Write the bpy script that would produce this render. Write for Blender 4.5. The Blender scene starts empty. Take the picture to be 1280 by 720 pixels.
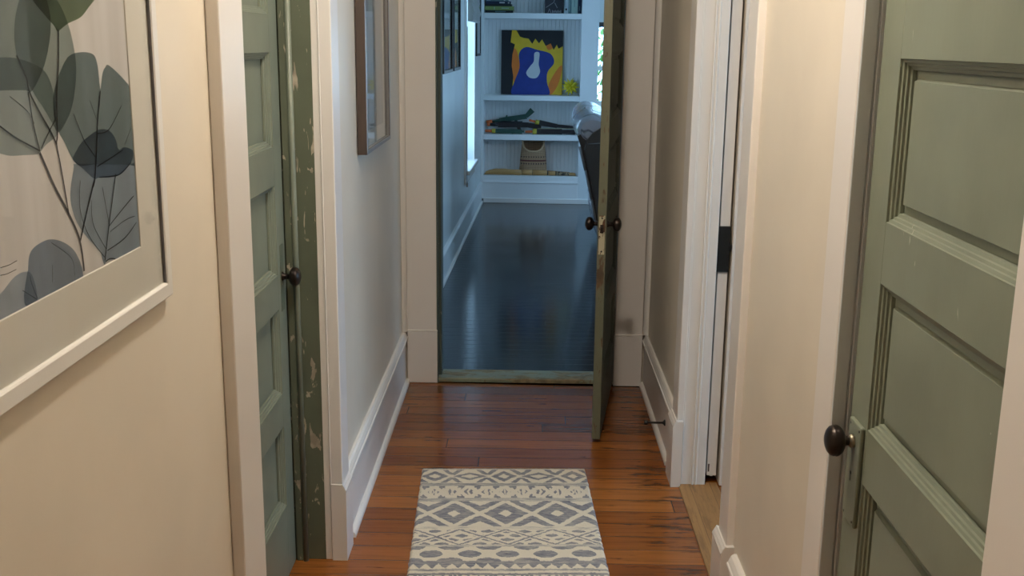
import bpy, bmesh, math, random
from mathutils import Vector, Matrix
R = random.Random(7)
SC = bpy.context.scene
COL = SC.collection

# ------------------------------------------------------------------ materials
class NT:
    def __init__(s, name):
        s.m = bpy.data.materials.new(name); s.m.use_nodes = True
        s.t = s.m.node_tree; s.t.nodes.clear()
        s.out = s.n('ShaderNodeOutputMaterial')
    def n(s, typ, **kw):
        nd = s.t.nodes.new(typ)
        for k, v in kw.items():
            setattr(nd, k, v)
        return nd
    def l(s, a, b): s.t.links.new(a, b)
    def set(s, nd, **kw):
        for k, v in kw.items():
            k = k.replace('_', ' ')
            if hasattr(v, 'is_linked') or isinstance(v, bpy.types.NodeSocket): s.l(v, nd.inputs[k])
            else: nd.inputs[k].default_value = v
    def val(s, v, sock):
        if isinstance(v, bpy.types.NodeSocket): s.l(v, sock)
        else: sock.default_value = v
    def math(s, op, a, b=0.0, c=None, clamp=False):
        nd = s.n('ShaderNodeMath', operation=op, use_clamp=clamp)
        s.val(a, nd.inputs[0]); s.val(b, nd.inputs[1])
        if c is not None: s.val(c, nd.inputs[2])
        return nd.outputs[0]
    def mix(s, f, a, b, blend='MIX'):
        nd = s.n('ShaderNodeMix', data_type='RGBA', blend_type=blend)
        s.val(f, nd.inputs[0])
        for v, k in ((a, 6), (b, 7)):
            if isinstance(v, bpy.types.NodeSocket): s.l(v, nd.inputs[k])
            else: nd.inputs[k].default_value = (*v, 1) if len(v) == 3 else v
        return nd.outputs[2]
    def coord(s, scale=(1, 1, 1), kind='Object', loc=(0, 0, 0)):
        tc = s.n('ShaderNodeTexCoord'); mp = s.n('ShaderNodeMapping')
        s.l(tc.outputs[kind], mp.inputs[0]); mp.inputs['Scale'].default_value = scale
        mp.inputs['Location'].default_value = loc
        return mp.outputs[0]
    def noise(s, vec, scale=5, detail=3, rough=.5, out='Fac', dist=0):
        nd = s.n('ShaderNodeTexNoise'); s.l(vec, nd.inputs['Vector'])
        nd.inputs['Scale'].default_value = scale; nd.inputs['Detail'].default_value = detail
        nd.inputs['Roughness'].default_value = rough; nd.inputs['Distortion'].default_value = dist
        return nd.outputs[out]
    def ramp(s, f, stops, interp='LINEAR'):
        nd = s.n('ShaderNodeValToRGB'); s.l(f, nd.inputs[0]); cr = nd.color_ramp; cr.interpolation = interp
        while len(cr.elements) < len(stops): cr.elements.new(.5)
        for e, (p, c) in zip(cr.elements, stops):
            e.position = p; e.color = (*c, 1) if len(c) == 3 else c
        return nd.outputs[0]
    def smooth(s, v, a, b):
        nd = s.n('ShaderNodeMapRange', interpolation_type='SMOOTHSTEP'); s.val(v, nd.inputs[0])
        nd.inputs[1].default_value = a; nd.inputs[2].default_value = b
        return nd.outputs[0]
    def bump(s, h, strength=.3, dist=.01):
        nd = s.n('ShaderNodeBump'); s.l(h, nd.inputs['Height'])
        nd.inputs['Strength'].default_value = strength; nd.inputs['Distance'].default_value = dist
        return nd.outputs[0]
    def pbr(s, color, rough=.5, metal=0, normal=None, spec=.5, coat=0, emit=None, estr=0):
        b = s.n('ShaderNodeBsdfPrincipled')
        s.val((*color, 1) if not isinstance(color, bpy.types.NodeSocket) and len(color) == 3 else color, b.inputs['Base Color'])
        s.val(rough, b.inputs['Roughness']); s.val(metal, b.inputs['Metallic'])
        b.inputs['Specular IOR Level'].default_value = spec
        b.inputs['Coat Weight'].default_value = coat
        if normal is not None: s.l(normal, b.inputs['Normal'])
        if emit: b.inputs['Emission Color'].default_value = (*emit, 1); b.inputs['Emission Strength'].default_value = estr
        s.l(b.outputs[0], s.out.inputs[0]); return s.m

def sx(v, i):
    return v
def sepxyz(t, vec):
    nd = t.n('ShaderNodeSeparateXYZ'); t.l(vec, nd.inputs[0]); return nd.outputs

def paint(name, col, rough=.45, var=.04, bumpy=.05):
    t = NT(name); c = t.coord(kind='Object')
    n = t.noise(c, 3, 4); n2 = t.noise(c, 260, 2)
    colr = t.mix(t.smooth(n, .3, .7), tuple(x * (1 - var) for x in col), tuple(min(1, x * (1 + var)) for x in col))
    return t.pbr(colr, rough, normal=t.bump(n2, bumpy, .002))
def plain(name, col, rough=.5, metal=0, spec=.5, coat=0):
    t = NT(name); c = t.coord()
    n = t.noise(c, 40, 3)
    colr = t.mix(n, tuple(x * .9 for x in col), tuple(min(1, x * 1.08) for x in col))
    return t.pbr(colr, rough, metal, spec=spec, coat=coat)

def worn(name, col, chip, amount=.66, rough=.42, scale=16, scratch=.7, stretch=(1, 1, .55), nick=13, low=0.0):
    """old gloss paint with chips, scratches and mottling"""
    t = NT(name); c = t.coord()
    mot = t.noise(c, 5, 4); base = t.mix(t.smooth(mot, .3, .7), tuple(x * .9 for x in col), tuple(x * 1.08 for x in col))
    cs = t.coord(stretch, loc=(3.1, 1.7, .4))
    n1 = t.noise(cs, scale, 5, .62, dist=.4); big = t.noise(c, 2.3, 2)
    zl = t.math('MULTIPLY', t.math('SUBTRACT', 1, t.smooth(sepxyz(t, c)[2], .45, 1.25)), low)
    m1 = t.smooth(t.math('ADD', t.math('ADD', n1, zl), t.math('MULTIPLY', t.math('SUBTRACT', big, .5), .22)), amount, amount + .012)
    cz = t.coord((1, 1, .22), loc=(.3, 8, 2)); n2 = t.noise(cz, 60, 2, .5, dist=1.2)
    sp = t.noise(c, 9, 2)
    m2 = t.math('MULTIPLY', t.smooth(n2, scratch, scratch + .015), t.smooth(sp, .5, .56))
    wv = t.n('ShaderNodeVectorMath', operation='ADD'); ns = t.n('ShaderNodeVectorMath', operation='SCALE')
    t.l(t.noise(c, 40, 3, out='Color'), ns.inputs[0]); ns.inputs['Scale'].default_value = .035; t.l(t.coord((1, 1, .6)), wv.inputs[0]); t.l(ns.outputs[0], wv.inputs[1])
    vo = t.n('ShaderNodeTexVoronoi'); t.l(wv.outputs[0], vo.inputs['Vector']); vo.inputs['Scale'].default_value = nick
    sc_ = t.n('ShaderNodeSeparateColor'); t.l(vo.outputs['Color'], sc_.inputs[0])
    m3 = t.math('MULTIPLY', t.math('SUBTRACT', 1, t.smooth(vo.outputs['Distance'], .05, .062)), t.smooth(sc_.outputs[0], .68, .69))
    mk = t.math('MAXIMUM', t.math('MAXIMUM', m1, m2), m3)
    dk = t.mix(t.smooth(t.noise(c, 30, 3), .35, .65), chip, tuple(x * .62 for x in chip))
    colr = t.mix(mk, base, dk)
    br = t.noise(t.coord((1, 1, .06)), 120, 2)
    h = t.math('SUBTRACT', t.math('MULTIPLY', br, .25), mk)
    return t.pbr(colr, t.math('ADD', t.math('MULTIPLY', mk, .25), rough), normal=t.bump(h, .25, .0015))

def boards(name, cols, width, along='x', rough=.22, dark=(.02, .008, .004), gap=.035, grain=.5, jointlen=1.3, bstr=.25, wet=.12, stain=0.0, spec=.5):
    """strip floor: boards run along x (or y); each board its own tone"""
    t = NT(name); c = t.coord(kind='Object'); o = sepxyz(t, c)
    a, b = (o[0], o[1]) if along == 'x' else (o[1], o[0])
    wob = t.math('MULTIPLY', t.math('SUBTRACT', t.noise(t.coord((.6, .6, 1)), 2, 1), .5), .004)
    bb = t.math('DIVIDE', t.math('ADD', b, wob), width)
    row = t.math('FLOOR', bb); fr = t.math('FRACT', bb)
    wn = t.n('ShaderNodeTexWhiteNoise', noise_dimensions='1D'); t.l(row, wn.inputs['W'])
    off = t.math('MULTIPLY', wn.outputs['Value'], 7.3)
    aa = t.math('ADD', t.math('DIVIDE', a, jointlen), off); seg = t.math('FLOOR', aa); fa = t.math('FRACT', aa)
    cb = t.n('ShaderNodeCombineXYZ'); t.l(row, cb.inputs[0]); t.l(seg, cb.inputs[1])
    w2 = t.n('ShaderNodeTexWhiteNoise', noise_dimensions='2D'); t.l(cb.outputs[0], w2.inputs['Vector'])
    tone = t.ramp(w2.outputs['Value'], [(i / (len(cols) - 1), x) for i, x in enumerate(cols)])
    # grain
    gv = t.n('ShaderNodeCombineXYZ')
    t.l(t.math('ADD', t.math('MULTIPLY', a, 2.2), t.math('MULTIPLY', w2.outputs['Value'], 37)), gv.inputs[0])
    t.l(t.math('MULTIPLY', b, 55), gv.inputs[1]); t.l(row, gv.inputs[2])
    g = t.noise(gv.outputs[0], 1.3, 5, .6, dist=.6)
    tone = t.mix(t.math('MULTIPLY', t.smooth(g, .42, .75), grain), tone, tuple(x * .25 for x in cols[0]))
    # gaps
    e = t.math('MINIMUM', fr, t.math('SUBTRACT', 1, fr))
    gapn = t.noise(t.coord((1.5, 1.5, 1), loc=(4, 2, 0)), 3, 2)
    gm = t.math('SUBTRACT', 1, t.smooth(t.math('SUBTRACT', e, t.math('MULTIPLY', t.math('SUBTRACT', gapn, .5), gap)), gap * .15, gap))
    je = t.math('MINIMUM', fa, t.math('SUBTRACT', 1, fa)); jm = t.math('SUBTRACT', 1, t.smooth(je, .0003, .0010))
    gm = t.math('MAXIMUM', gm, jm)
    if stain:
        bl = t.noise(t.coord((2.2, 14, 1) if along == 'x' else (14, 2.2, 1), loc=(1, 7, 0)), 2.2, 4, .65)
        dirt_shade = t.math('MULTIPLY', t.smooth(o[0], .22, .55), .10)  # more stain towards the right wall: dirt plus the open door's shade painted in
        tone = t.mix(t.math('MULTIPLY', t.smooth(t.math('ADD', bl, dirt_shade), .6, .72), stain), tone, (.035, .011, .004))
    colr = t.mix(t.math('MULTIPLY', gm, .8), tone, dark)
    wv = t.noise(t.coord((1, 9, 1) if along == 'x' else (9, 1, 1)), 6, 3)
    rr = t.math('ADD', t.math('MULTIPLY', t.math('SUBTRACT', wv, .5), wet), rough)
    h = t.math('ADD', t.math('MULTIPLY', wv, .5), t.math('MULTIPLY', gm, -1))
    return t.pbr(colr, rr, normal=t.bump(h, bstr, .0025), spec=spec)

M = {}
M['wall'] = paint('wall_paint', (.70, .635, .535), .42)
M['trim'] = paint('trim_paint', (.74, .705, .675), .34, .02)
M['jambreflect'] = paint('white_jamb_cool_reflection', (.58, .61, .64), .4, .02)  # whitish jamb paint with its shade and cool reflection put into the colour
M['gloss'] = paint('gloss_trim_paint', (.80, .775, .74), .25, .02)
M['ceil'] = paint('ceiling_paint', (.8, .77, .72), .8)
M['lwall'] = paint('living_wall_paint', (.70, .74, .735), .3)
M['lwhite'] = paint('white_cabinet_paint', (.76, .78, .78), .35, .02)
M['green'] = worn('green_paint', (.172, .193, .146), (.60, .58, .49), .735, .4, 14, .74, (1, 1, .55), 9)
M['greenjambshade'] = worn('chipped_green_shaded', (.100, .116, .080), (.44, .385, .30), .625, .42, 30, .66, (1, 1, .45), 22, .045)  # door green with real chips, base darkened to paint in the jamb's shade
M['greenedge'] = worn('bare_door_edge', (.112, .116, .074), (.10, .06, .03), .61, .5, 18, .62, (1, 1, .35))
M['greendarkshade'] = worn('dark_shaded_green_paint', (.062, .080, .066), (.36, .34, .27), .69, .75, 18, .72)  # open door's green darkened for its shaded face; the far jambs share it
M['sill'] = worn('worn_threshold_paint', (.21, .235, .165), (.27, .215, .12), .50, .5, 14, .60, (.35, 1, 1))
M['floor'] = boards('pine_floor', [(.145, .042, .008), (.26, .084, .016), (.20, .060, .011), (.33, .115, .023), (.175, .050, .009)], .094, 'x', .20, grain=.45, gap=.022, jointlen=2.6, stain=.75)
M['blue'] = boards('blue_painted_floor', [(.014, .018, .024), (.020, .026, .033), (.017, .022, .028)], .082, 'x', .15, dark=(.006, .008, .010), gap=.04, grain=.2, jointlen=2.6, bstr=.3, wet=.08, spec=.28)
M['rawsill'] = boards('raw_pine_sill', [(.37, .20, .072), (.23, .108, .034)], .075, 'y', .5, dark=(.07, .03, .012), gap=.02, grain=.55, jointlen=3, stain=.3, bstr=.02, wet=.02)
M['bronze'] = plain('oil_rubbed_bronze', (.020, .013, .0105), .3, .6)
M['black'] = plain('black_metal', (.008, .008, .008), .45, .2)
M['void'] = plain('dark_cavity_wood', (.03, .02, .014), .9)
M['steel'] = plain('worn_steel', (.30, .27, .20), .4, .8)
M['rust'] = worn('rusty_latch_plate', (.40, .36, .25), (.10, .04, .015), .52, .5, 30, .6)
M['whiteframe'] = paint('white_frame_paint', (.72, .70, .665), .3, .02)
M['mat'] = paint('mat_board', (.60, .585, .53), .8, .01)
M['lipshade'] = plain('painted_lip_shade', (.16, .155, .165), .5)
M['brownframe'] = plain('brown_wood_frame', (.062, .043, .033), .4)
M['greyframe'] = plain('grey_frame_face', (.20, .20, .205), .3)
M['blackframe'] = plain('black_frame', (.006, .006, .009), .35)

def glass(name, f=.06):
    t = NT(name); lw = t.n('ShaderNodeLayerWeight'); fr_ = t.math('ADD', t.math('MULTIPLY', t.math('POWER', lw.outputs['Facing'], 5), .9), .04)
    nz = t.bump(t.noise(t.coord(), 3, 1), .01, .01)
    tr = t.n('ShaderNodeBsdfTransparent'); gl = t.n('ShaderNodeBsdfGlossy'); gl.inputs['Roughness'].default_value = .03
    t.l(nz, gl.inputs['Normal'])
    mx = t.n('ShaderNodeMixShader'); t.l(fr_, mx.inputs[0]); t.l(tr.outputs[0], mx.inputs[1]); t.l(gl.outputs[0], mx.inputs[2])
    t.l(mx.outputs[0], t.out.inputs[0]); return t.m
M['glass'] = glass('picture_glass')
def film(name, col, vein=.06):
    """x-ray leaf tone: printed ink that darkens what is under it"""
    t = NT(name); n = t.noise(t.coord(), 45, 4); k = t.mix(n, tuple(x * (1 - vein) for x in col), tuple(min(1, x * (1 + vein)) for x in col))
    tr = t.n('ShaderNodeBsdfTransparent'); t.l(k, tr.inputs[0]); t.l(tr.outputs[0], t.out.inputs[0]); return t.m

# ------------------------------------------------------------------ geometry helpers
def BM(): return bmesh.new()
def merge(dst, src):
    me = bpy.data.meshes.new('tmp'); src.to_mesh(me); src.free(); dst.from_mesh(me); bpy.data.meshes.remove(me)
def bx(bm, x0, x1, y0, y1, z0, z1, bev=0.0, seg=2, T=None, mi=0):
    b = BM(); bmesh.ops.create_cube(b, size=1)
    for v in b.verts:
        v.co = Vector(((x0 + x1) / 2 + v.co.x * (x1 - x0), (y0 + y1) / 2 + v.co.y * (y1 - y0), (z0 + z1) / 2 + v.co.z * (z1 - z0)))
    if bev: bmesh.ops.bevel(b, geom=b.edges[:], offset=bev, segments=seg, affect='EDGES', profile=.5)
    if T:
        for v in b.verts: v.co = T @ v.co
    for f in b.faces: f.material_index = mi
    merge(bm, b)
def sweep(bm, pts, fn, a, b, mi=0, cap=True, smooth=False):
    """closed profile pts, extruded from a to b; fn(p, s) -> xyz"""
    v0 = [bm.verts.new(fn(p, a)) for p in pts]; v1 = [bm.verts.new(fn(p, b)) for p in pts]
    n = len(pts); fs = []
    for i in range(n):
        f = bm.faces.new((v0[i], v0[(i + 1) % n], v1[(i + 1) % n], v1[i])); f.smooth = smooth; fs.append(f)
    if cap: fs += [bm.faces.new(v0[::-1]), bm.faces.new(v1)]
    for f in fs: f.material_index = mi
def lathe(bm, prof, T, seg=28, mi=0, sq=1.0):
    """prof [(r,d)] around local z; T matrix"""
    rings = []
    for r, d in prof:
        if r < 1e-6: rings.append([bm.verts.new(T @ Vector((0, 0, d)))])
        else: rings.append([bm.verts.new(T @ Vector((r * math.cos(2 * math.pi * i / seg), r * sq * math.sin(2 * math.pi * i / seg), d))) for i in range(seg)])
    for A, B in zip(rings, rings[1:]):
        for i in range(seg):
            j = (i + 1) % seg
            if len(A) == 1 and len(B) == 1: continue
            if len(A) == 1: f = bm.faces.new((A[0], B[j], B[i]))
            elif len(B) == 1: f = bm.faces.new((A[i], A[j], B[0]))
            else: f = bm.faces.new((A[i], A[j], B[j], B[i]))
            f.smooth = True; f.material_index = mi
def axis(origin, direction, up=(0, 0, 1)):
    d = Vector(direction).normalized(); q = Vector((0, 0, 1)).rotation_difference(d)
    return Matrix.Translation(Vector(origin)) @ q.to_matrix().to_4x4()
def rod(bm, p, q, r0, r1=None, seg=14, mi=0):
    r1 = r0 if r1 is None else r1; p, q = Vector(p), Vector(q); L = (q - p).length
    lathe(bm, [(0, 0), (r0, 0), (r1, L), (0, L)], axis(p, q - p), seg, mi)
def rings(bm, T, x0, x1, z0, z1, prof, fill=True, mi=0):
    """rectangular rings: prof [(inset, depth)] in the local plane y=depth"""
    prev = None
    for ins, d in prof:
        r = [bm.verts.new(T @ Vector(p)) for p in ((x0 + ins, d, z0 + ins), (x1 - ins, d, z0 + ins), (x1 - ins, d, z1 - ins), (x0 + ins, d, z1 - ins))]
        if prev:
            for i in range(4):
                f = bm.faces.new((prev[i], prev[(i + 1) % 4], r[(i + 1) % 4], r[i])); f.material_index = mi
        prev = r
    if fill: bm.faces.new(prev).material_index = mi
def xf(bm, T):
    for v in bm.verts: v.co = T @ v.co
    return bm

def obj(name, bm, mats, parent=None, at=None, kind=None, fix=True, smooth=None):
    if fix: bmesh.ops.recalc_face_normals(bm, faces=bm.faces[:])
    me = bpy.data.meshes.new(name)
    org = Vector((0, 0, 0))
    root = parent
    while root is not None:
        org += root.location; root = root.parent
    if at is not None: org = Vector(at)
    if org.length > 0:
        for v in bm.verts: v.co -= org
    bm.to_mesh(me); bm.free()
    for m in (mats if isinstance(mats, (list, tuple)) else [mats]): me.materials.append(m)
    o = bpy.data.objects.new(name, me); COL.objects.link(o)
    if parent is not None: o.parent = parent
    elif at is not None: o.location = org
    if kind: o['kind'] = kind
    return o
def tag(o, label, cat=None, group=None, kind=None):
    o['label'] = label
    if cat: o['category'] = cat
    if group: o['group'] = group
    if kind: o['kind'] = kind
    return o
def thing(name, label, cat, loc, group=None, kind=None):
    o = bpy.data.objects.new(name, None); COL.objects.link(o); o.location = loc; o.empty_display_size = .05
    return tag(o, label, cat, group, kind)
def struct(name, bm, mat, label, cat):
    return tag(obj(name, bm, mat), label, cat, kind='structure')

# far room frame: the old house is not quite square, the living room is turned 1.5 degrees
FA = math.radians(-1.5)
FR = Matrix.Translation((0, 4.9, 0)) @ Matrix.Rotation(FA, 4, 'Z')
def fr(u, v, z): return tuple(FR @ Vector((u, v, z)))

LAMP = 480.0
SKY = (.385, .665, 1.0)
SKYS = 7.0
EXPO = 0.0
# ------------------------------------------------------------------ hall shell
WL, WR = -.56, .565          # hall wall faces
CEIL = 2.75
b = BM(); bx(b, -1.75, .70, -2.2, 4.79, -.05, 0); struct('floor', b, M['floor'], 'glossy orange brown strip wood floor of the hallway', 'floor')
b = BM(); bx(b, -1.75, 4.0, -2.2, 4.85, CEIL, CEIL + .05); struct('ceiling', b, M['ceil'], 'white ceiling over the hallway', 'ceiling')
b = BM()
bx(b, WL - .14, WL, -2.2, 2.075, 0, CEIL); bx(b, WL - .14, WL, 3.01, 4.79, 0, CEIL); bx(b, WL - .14, WL, 2.075, 3.01, 2.06, CEIL)
struct('wall_left', b, M['wall'], 'cream wall on the left with the botanical print and the closed green door', 'wall')
b = BM()
bx(b, WR, .80, -2.2, 1.08, 0, CEIL); bx(b, WR, .80, 1.08, 1.825, 2.06, CEIL); bx(b, WR, .80, 1.825, 2.74, 0, CEIL)
bx(b, WR, .655, 3.63, 4.79, 0, CEIL); bx(b, .708, .80, 3.63, 4.79, 0, CEIL); bx(b, WR, .80, 2.74, 3.63, 2.06, CEIL)
struct('wall_right', b, M['wall'], 'cream wall on the right between the pocket doorway and the ajar green door', 'wall')
b = BM(); bx(b, .655, .708, 4.5, 4.79, 0, CEIL); struct('wall_pocket_back', b, M['void'], 'dark back of the pocket door slot', 'wall')
b = BM()
bx(b, -1.75, -.42, 4.785, 4.90, 0, CEIL); bx(b, .43, 4.0, 4.785, 4.90, 0, CEIL); bx(b, -.42, .43, 4.785, 4.90, 2.06, CEIL)
struct('wall_end', b, M['wall'], 'end wall of the hallway around the open doorway', 'wall')
b = BM(); bx(b, -1.75, 4.0, -2.3, -2.2, 0, CEIL); struct('wall_back', b, M['wall'], 'wall closing the hallway behind the viewer', 'wall')
b = BM(); bx(b, -1.75, -1.65, -2.2, 4.79, 0, CEIL); struct('wall_closet', b, M['wall'], 'outer wall of the closet behind the left green door', 'wall')
# side room reached through the pocket doorway
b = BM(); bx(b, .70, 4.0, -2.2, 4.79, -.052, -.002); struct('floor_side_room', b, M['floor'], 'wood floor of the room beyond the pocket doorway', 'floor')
b = BM(); bx(b, .80, 4.0, 1.86, 1.96, 0, CEIL); struct('wall_side_near', b, M['wall'], 'near wall of the room beyond the pocket doorway', 'wall')
b = BM()
bx(b, 3.9, 4.0, -2.2, 2.15, 0, CEIL); bx(b, 3.9, 4.0, 4.2, 4.79, 0, CEIL); bx(b, 3.9, 4.0, 2.15, 4.2, 0, .5); bx(b, 3.9, 4.0, 2.15, 4.2, 2.35, CEIL)
struct('wall_side_outer', b, M['wall'], 'outer wall with a window in the room beyond the pocket doorway', 'wall')
b = BM()
for y0, y1, z0, z1 in ((2.15, 2.19, .5, 2.35), (4.16, 4.2, .5, 2.35), (3.15, 3.2, .55, 2.3), (2.19, 4.16, .5, .55), (2.19, 4.16, 2.30, 2.35), (2.19, 4.16, 1.42, 1.46)):
    bx(b, 3.92, 3.97, y0, y1, z0, z1, .004)
struct('window_1', b, M['gloss'], 'white sash window of the room beyond the pocket doorway', 'window')

# ---- baseboards: board, cap moulding, shoe
def base(name, xw, s, y0, y1, label, shoe0=None, cap0=None, z=0, mats=('trim', 'gloss')):
    """xw wall face, s=+1 if the room lies towards +x"""
    b = BM()
    sweep(b, [(0, 0), (.015, 0), (.015, .212), (0, .212)], lambda p, t: (xw + s * p[0], t, p[1]), y0, y1, 0)
    c0 = y0 if cap0 is None else cap0
    sweep(b, [(0, .245), (.008, .2445), (.014, .239), (.019, .229), (.0215, .222), (.0245, .221), (.026, .217), (.0245, .213), (.015, .210), (0, .210)], lambda p, t: (xw + s * p[0], t, p[1]), c0, y1, 1)
    s0 = y0 if shoe0 is None else shoe0
    sh = [(.013, 0)] + [(.015 + .016 * math.cos(a), .004 + .018 * math.sin(a)) for a in [i * math.pi / 2 / 6 for i in range(7)]]
    sweep(b, [(.013, 0), (.031, 0)] + sh[1:] + [(.013, .022)], lambda p, t: (xw + s * p[0], t, p[1]), s0, y1, 1)
    return struct(name, b, [M[m] for m in mats], label, 'baseboard')
base('baseboard_left', WL, 1, 3.112, 4.755, 'white baseboard along the left wall under the brown framed picture', 3.155)
base('baseboard_left_near', WL, 1, -2.2, 1.895, 'white baseboard along the near left wall under the botanical print')
base('baseboard_right', WR, -1, 3.735, 4.755, 'white baseboard with black door stop behind the open green door', 3.80)
base('baseboard_right_near', WR, -1, 1.925, 2.60, 'white baseboard on the right wall between pocket doorway and green door')

# ---- casings (each trim a board with a small backband), plinth blocks
def casing(b, xf_, xw, y0, y1, z0=0.0, z1=2.06, s=1, bead=True):
    bx(b, min(xf_, xw), max(xf_, xw), y0, y1, z0, z1, .003)
def plinth(b, xw, s, y0, y1, d=.03):
    sweep(b, [(0, 0), (d, 0), (d, .226), (d - .004, .238), (d - .010, .246), (0, .247)], lambda p, t: (xw + s * p[0], t, p[1]), y0, y1)
    # cap line
    sweep(b, [(d - .014, .2472), (d - .0105, .2475), (d + .0008, .2275), (d + .0008, .2225), (d - .004, .224)], lambda p, t: (xw + s * p[0], t, p[1]), y0 - .001, y1 + .002, 1)

b = BM(); casing(b, -.535, WL, 1.903, 2.060)
struct('trim_1', b, [M['trim'], M['gloss']], 'white door casing between the botanical print and the left green door', 'door casing')
b = BM()
bx(b, -.575, -.540, 3.004, 3.118, 0, 2.06, .003); bx(b, -.597, -.577, 3.006, 3.03, 0, 2.06, .002)
bx(b, -.5775, -.5735, 3.0025, 3.02, 0, 2.06, .0015, mi=1)
plinth(b, -.575, 1, 3.000, 3.112, .045)
struct('trim_2', b, [M['trim'], M['gloss']], 'white door casing with plinth on the far side of the left green door', 'door casing')
b = BM(); bx(b, -.575, -.535, 1.903, 3.118, 2.06, 2.18, .003); struct('trim_3', b, M['trim'], 'white head casing over the left green door', 'door casing')
# far doorway
b = BM(); bx(b, -.538, -.402, 4.760, 4.79, 0, 2.06, .003); bx(b, -.5395, -.4005, 4.756, 4.79, 0, .246, .003)
bx(b, -.540, -.400, 4.755, 4.79, .246, .254, .002, mi=1)
struct('trim_4', b, [M['trim'], M['gloss']], 'wide white casing on the left of the open doorway', 'door casing')
b = BM(); bx(b, .413, .540, 4.752, 4.79, 0, 2.06, .003); bx(b, .4115, .5415, 4.748, 4.79, 0, .240, .003)
bx(b, .411, .542, 4.747, 4.79, .240, .248, .002, mi=1)
struct('trim_5', b, [M['trim'], M['gloss']], 'wide white casing in shade right of the open green door', 'door casing')
b = BM(); bx(b, -.538, .540, 4.760, 4.79, 2.06, 2.2, .003); struct('trim_6', b, M['trim'], 'white head casing over the open doorway', 'door casing')
b = BM()
sweep(b, [(0, 0)] + [(.024 * math.cos(a), .024 * math.sin(a)) for a in [i * math.pi / 12 for i in range(7)]], lambda p, t: (-.561 + p[0], 4.762 - p[1], t), .246, 2.06)
struct('trim_7', b, M['gloss'], 'thin white corner bead left of the doorway casing', 'corner bead')
b = BM()
sweep(b, [(0, 0)] + [(.024 * math.cos(a), .024 * math.sin(a)) for a in [i * math.pi / 12 for i in range(7)]], lambda p, t: (.566 - p[0], 4.762 - p[1], t), .246, 2.06)
struct('trim_8', b, M['gloss'], 'thin white corner bead right of the doorway casing', 'corner bead')
# pocket doorway, far side: casing edge, jamb with two beads
b = BM()
bx(b, .545, .5685, 3.615, 3.735, 0, 2.06, .003); bx(b, .5725, .607, 3.619, 3.635, 0, 2.06, .002)
bx(b, .5675, .5735, 3.6165, 3.63, 0, 2.06, .002, mi=1)
bx(b, .607, .614, 3.613, 3.635, 0, 2.06, .003, mi=1); bx(b, .618, .626, 3.613, 3.635, 0, 2.06, .003, mi=1); bx(b, .614, .618, 3.618, 3.635, 0, 2.06)
bx(b, .626, .656, 3.617, 3.635, 0, 2.06, .002)
plinth(b, WR, -1, 3.598, 3.737, .035)
struct('trim_9', b, [M['trim'], M['gloss']], 'white beaded casing at the far side of the pocket doorway', 'door casing')
b = BM(); bx(b, .707, .80, 3.617, 3.632, 0, 2.06, .002); struct('trim_10', b, M['trim'], 'white jamb strip behind the pocket door slot', 'door jamb')
b = BM(); bx(b, .545, .58, 2.645, 2.755, 0, 2.06, .003); bx(b, .57, .80, 2.735, 2.757, 0, 2.06, .002)
plinth(b, WR, -1, 2.632, 2.765, .035)
struct('trim_11', b, [M['trim'], M['gloss']], 'white casing with plinth at the near side of the pocket doorway', 'door casing')
b = BM(); bx(b, .545, .57, 2.645, 3.735, 2.06, 2.18, .003); struct('trim_12', b, M['trim'], 'white head casing over the pocket doorway', 'door casing')
# right green door: far casing, jamb with a groove, near casing
b = BM(); bx(b, .545, .58, 1.816, 1.925, 0, 2.06, .003)
bx(b, .5465, .571, 1.812, 1.83, 0, 2.06, .002, mi=1); bx(b, .5735, .70, 1.812, 1.83, 0, 2.06, .002, mi=1); bx(b, .570, .574, 1.815, 1.83, 0, 2.06, mi=1)
struct('trim_13', b, [M['trim'], M['jambreflect']], 'white casing and white jamb with painted cool reflection beside the knob of the right green door', 'door casing')
b = BM(); bx(b, .540, .575, 1.05, 1.164, 0, 2.06, .003); bx(b, .575, .70, 1.075, 1.092, 0, 2.06)
struct('trim_14', b, M['trim'], 'white casing at the hinge side of the right green door', 'door casing')
b = BM(); bx(b, .540, .575, 1.05, 1.925, 2.06, 2.18, .003); struct('trim_15', b, M['trim'], 'white head casing over the right green door', 'door casing')
# green jambs
b = BM(); bx(b, -.70, -.595, 3.006, 3.022, 0, 2.06, .002)
struct('trim_16', b, M['greenjambshade'], 'chipped green jamb with painted shade of the left green door', 'door jamb')
b = BM(); bx(b, -.684, -.655, 2.994, 3.008, 0, 2.05, .002)
sweep(b, [(.0085 * math.cos(a), .0085 * math.sin(a)) for a in [i * math.pi / 6 for i in range(12)]], lambda p, t: (-.656 + p[0], 2.996 + p[1], t), 0, 2.05, 1, smooth=True)  # bead takes the lighter door green, painting its edge as lit
struct('trim_17', b, [M['greenjambshade'], M['green']], 'chipped green door stop with rounded edge painted as lit beside the left green door', 'door stop')
b = BM(); bx(b, -.42, -.400, 4.762, 4.92, 0, 2.06, .002); bx(b, -.400, -.385, 4.82, 4.92, 0, 2.05, .003); bx(b, -.404, -.396, 4.757, 4.77, 0, 2.06, .003)
struct('trim_18', b, M['greendarkshade'], 'worn dark green jamb on the left of the open doorway', 'door jamb')
b = BM(); bx(b, .412, .43, 4.775, 4.92, 0, 2.06, .002); bx(b, .397, .412, 4.83, 4.92, 0, 2.05, .003)
struct('trim_19', b, M['greendarkshade'], 'worn dark green jamb at the hinges of the open door', 'door jamb')
b = BM(); bx(b, -.42, .43, 4.775, 4.915, -.01, .020, .006)
struct('trim_20', b, M['sill'], 'worn green and tan painted threshold under the open doorway', 'threshold')
b = BM(); bx(b, .56, .702, 2.74, 3.64, -.02, .0035, .002)
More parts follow.
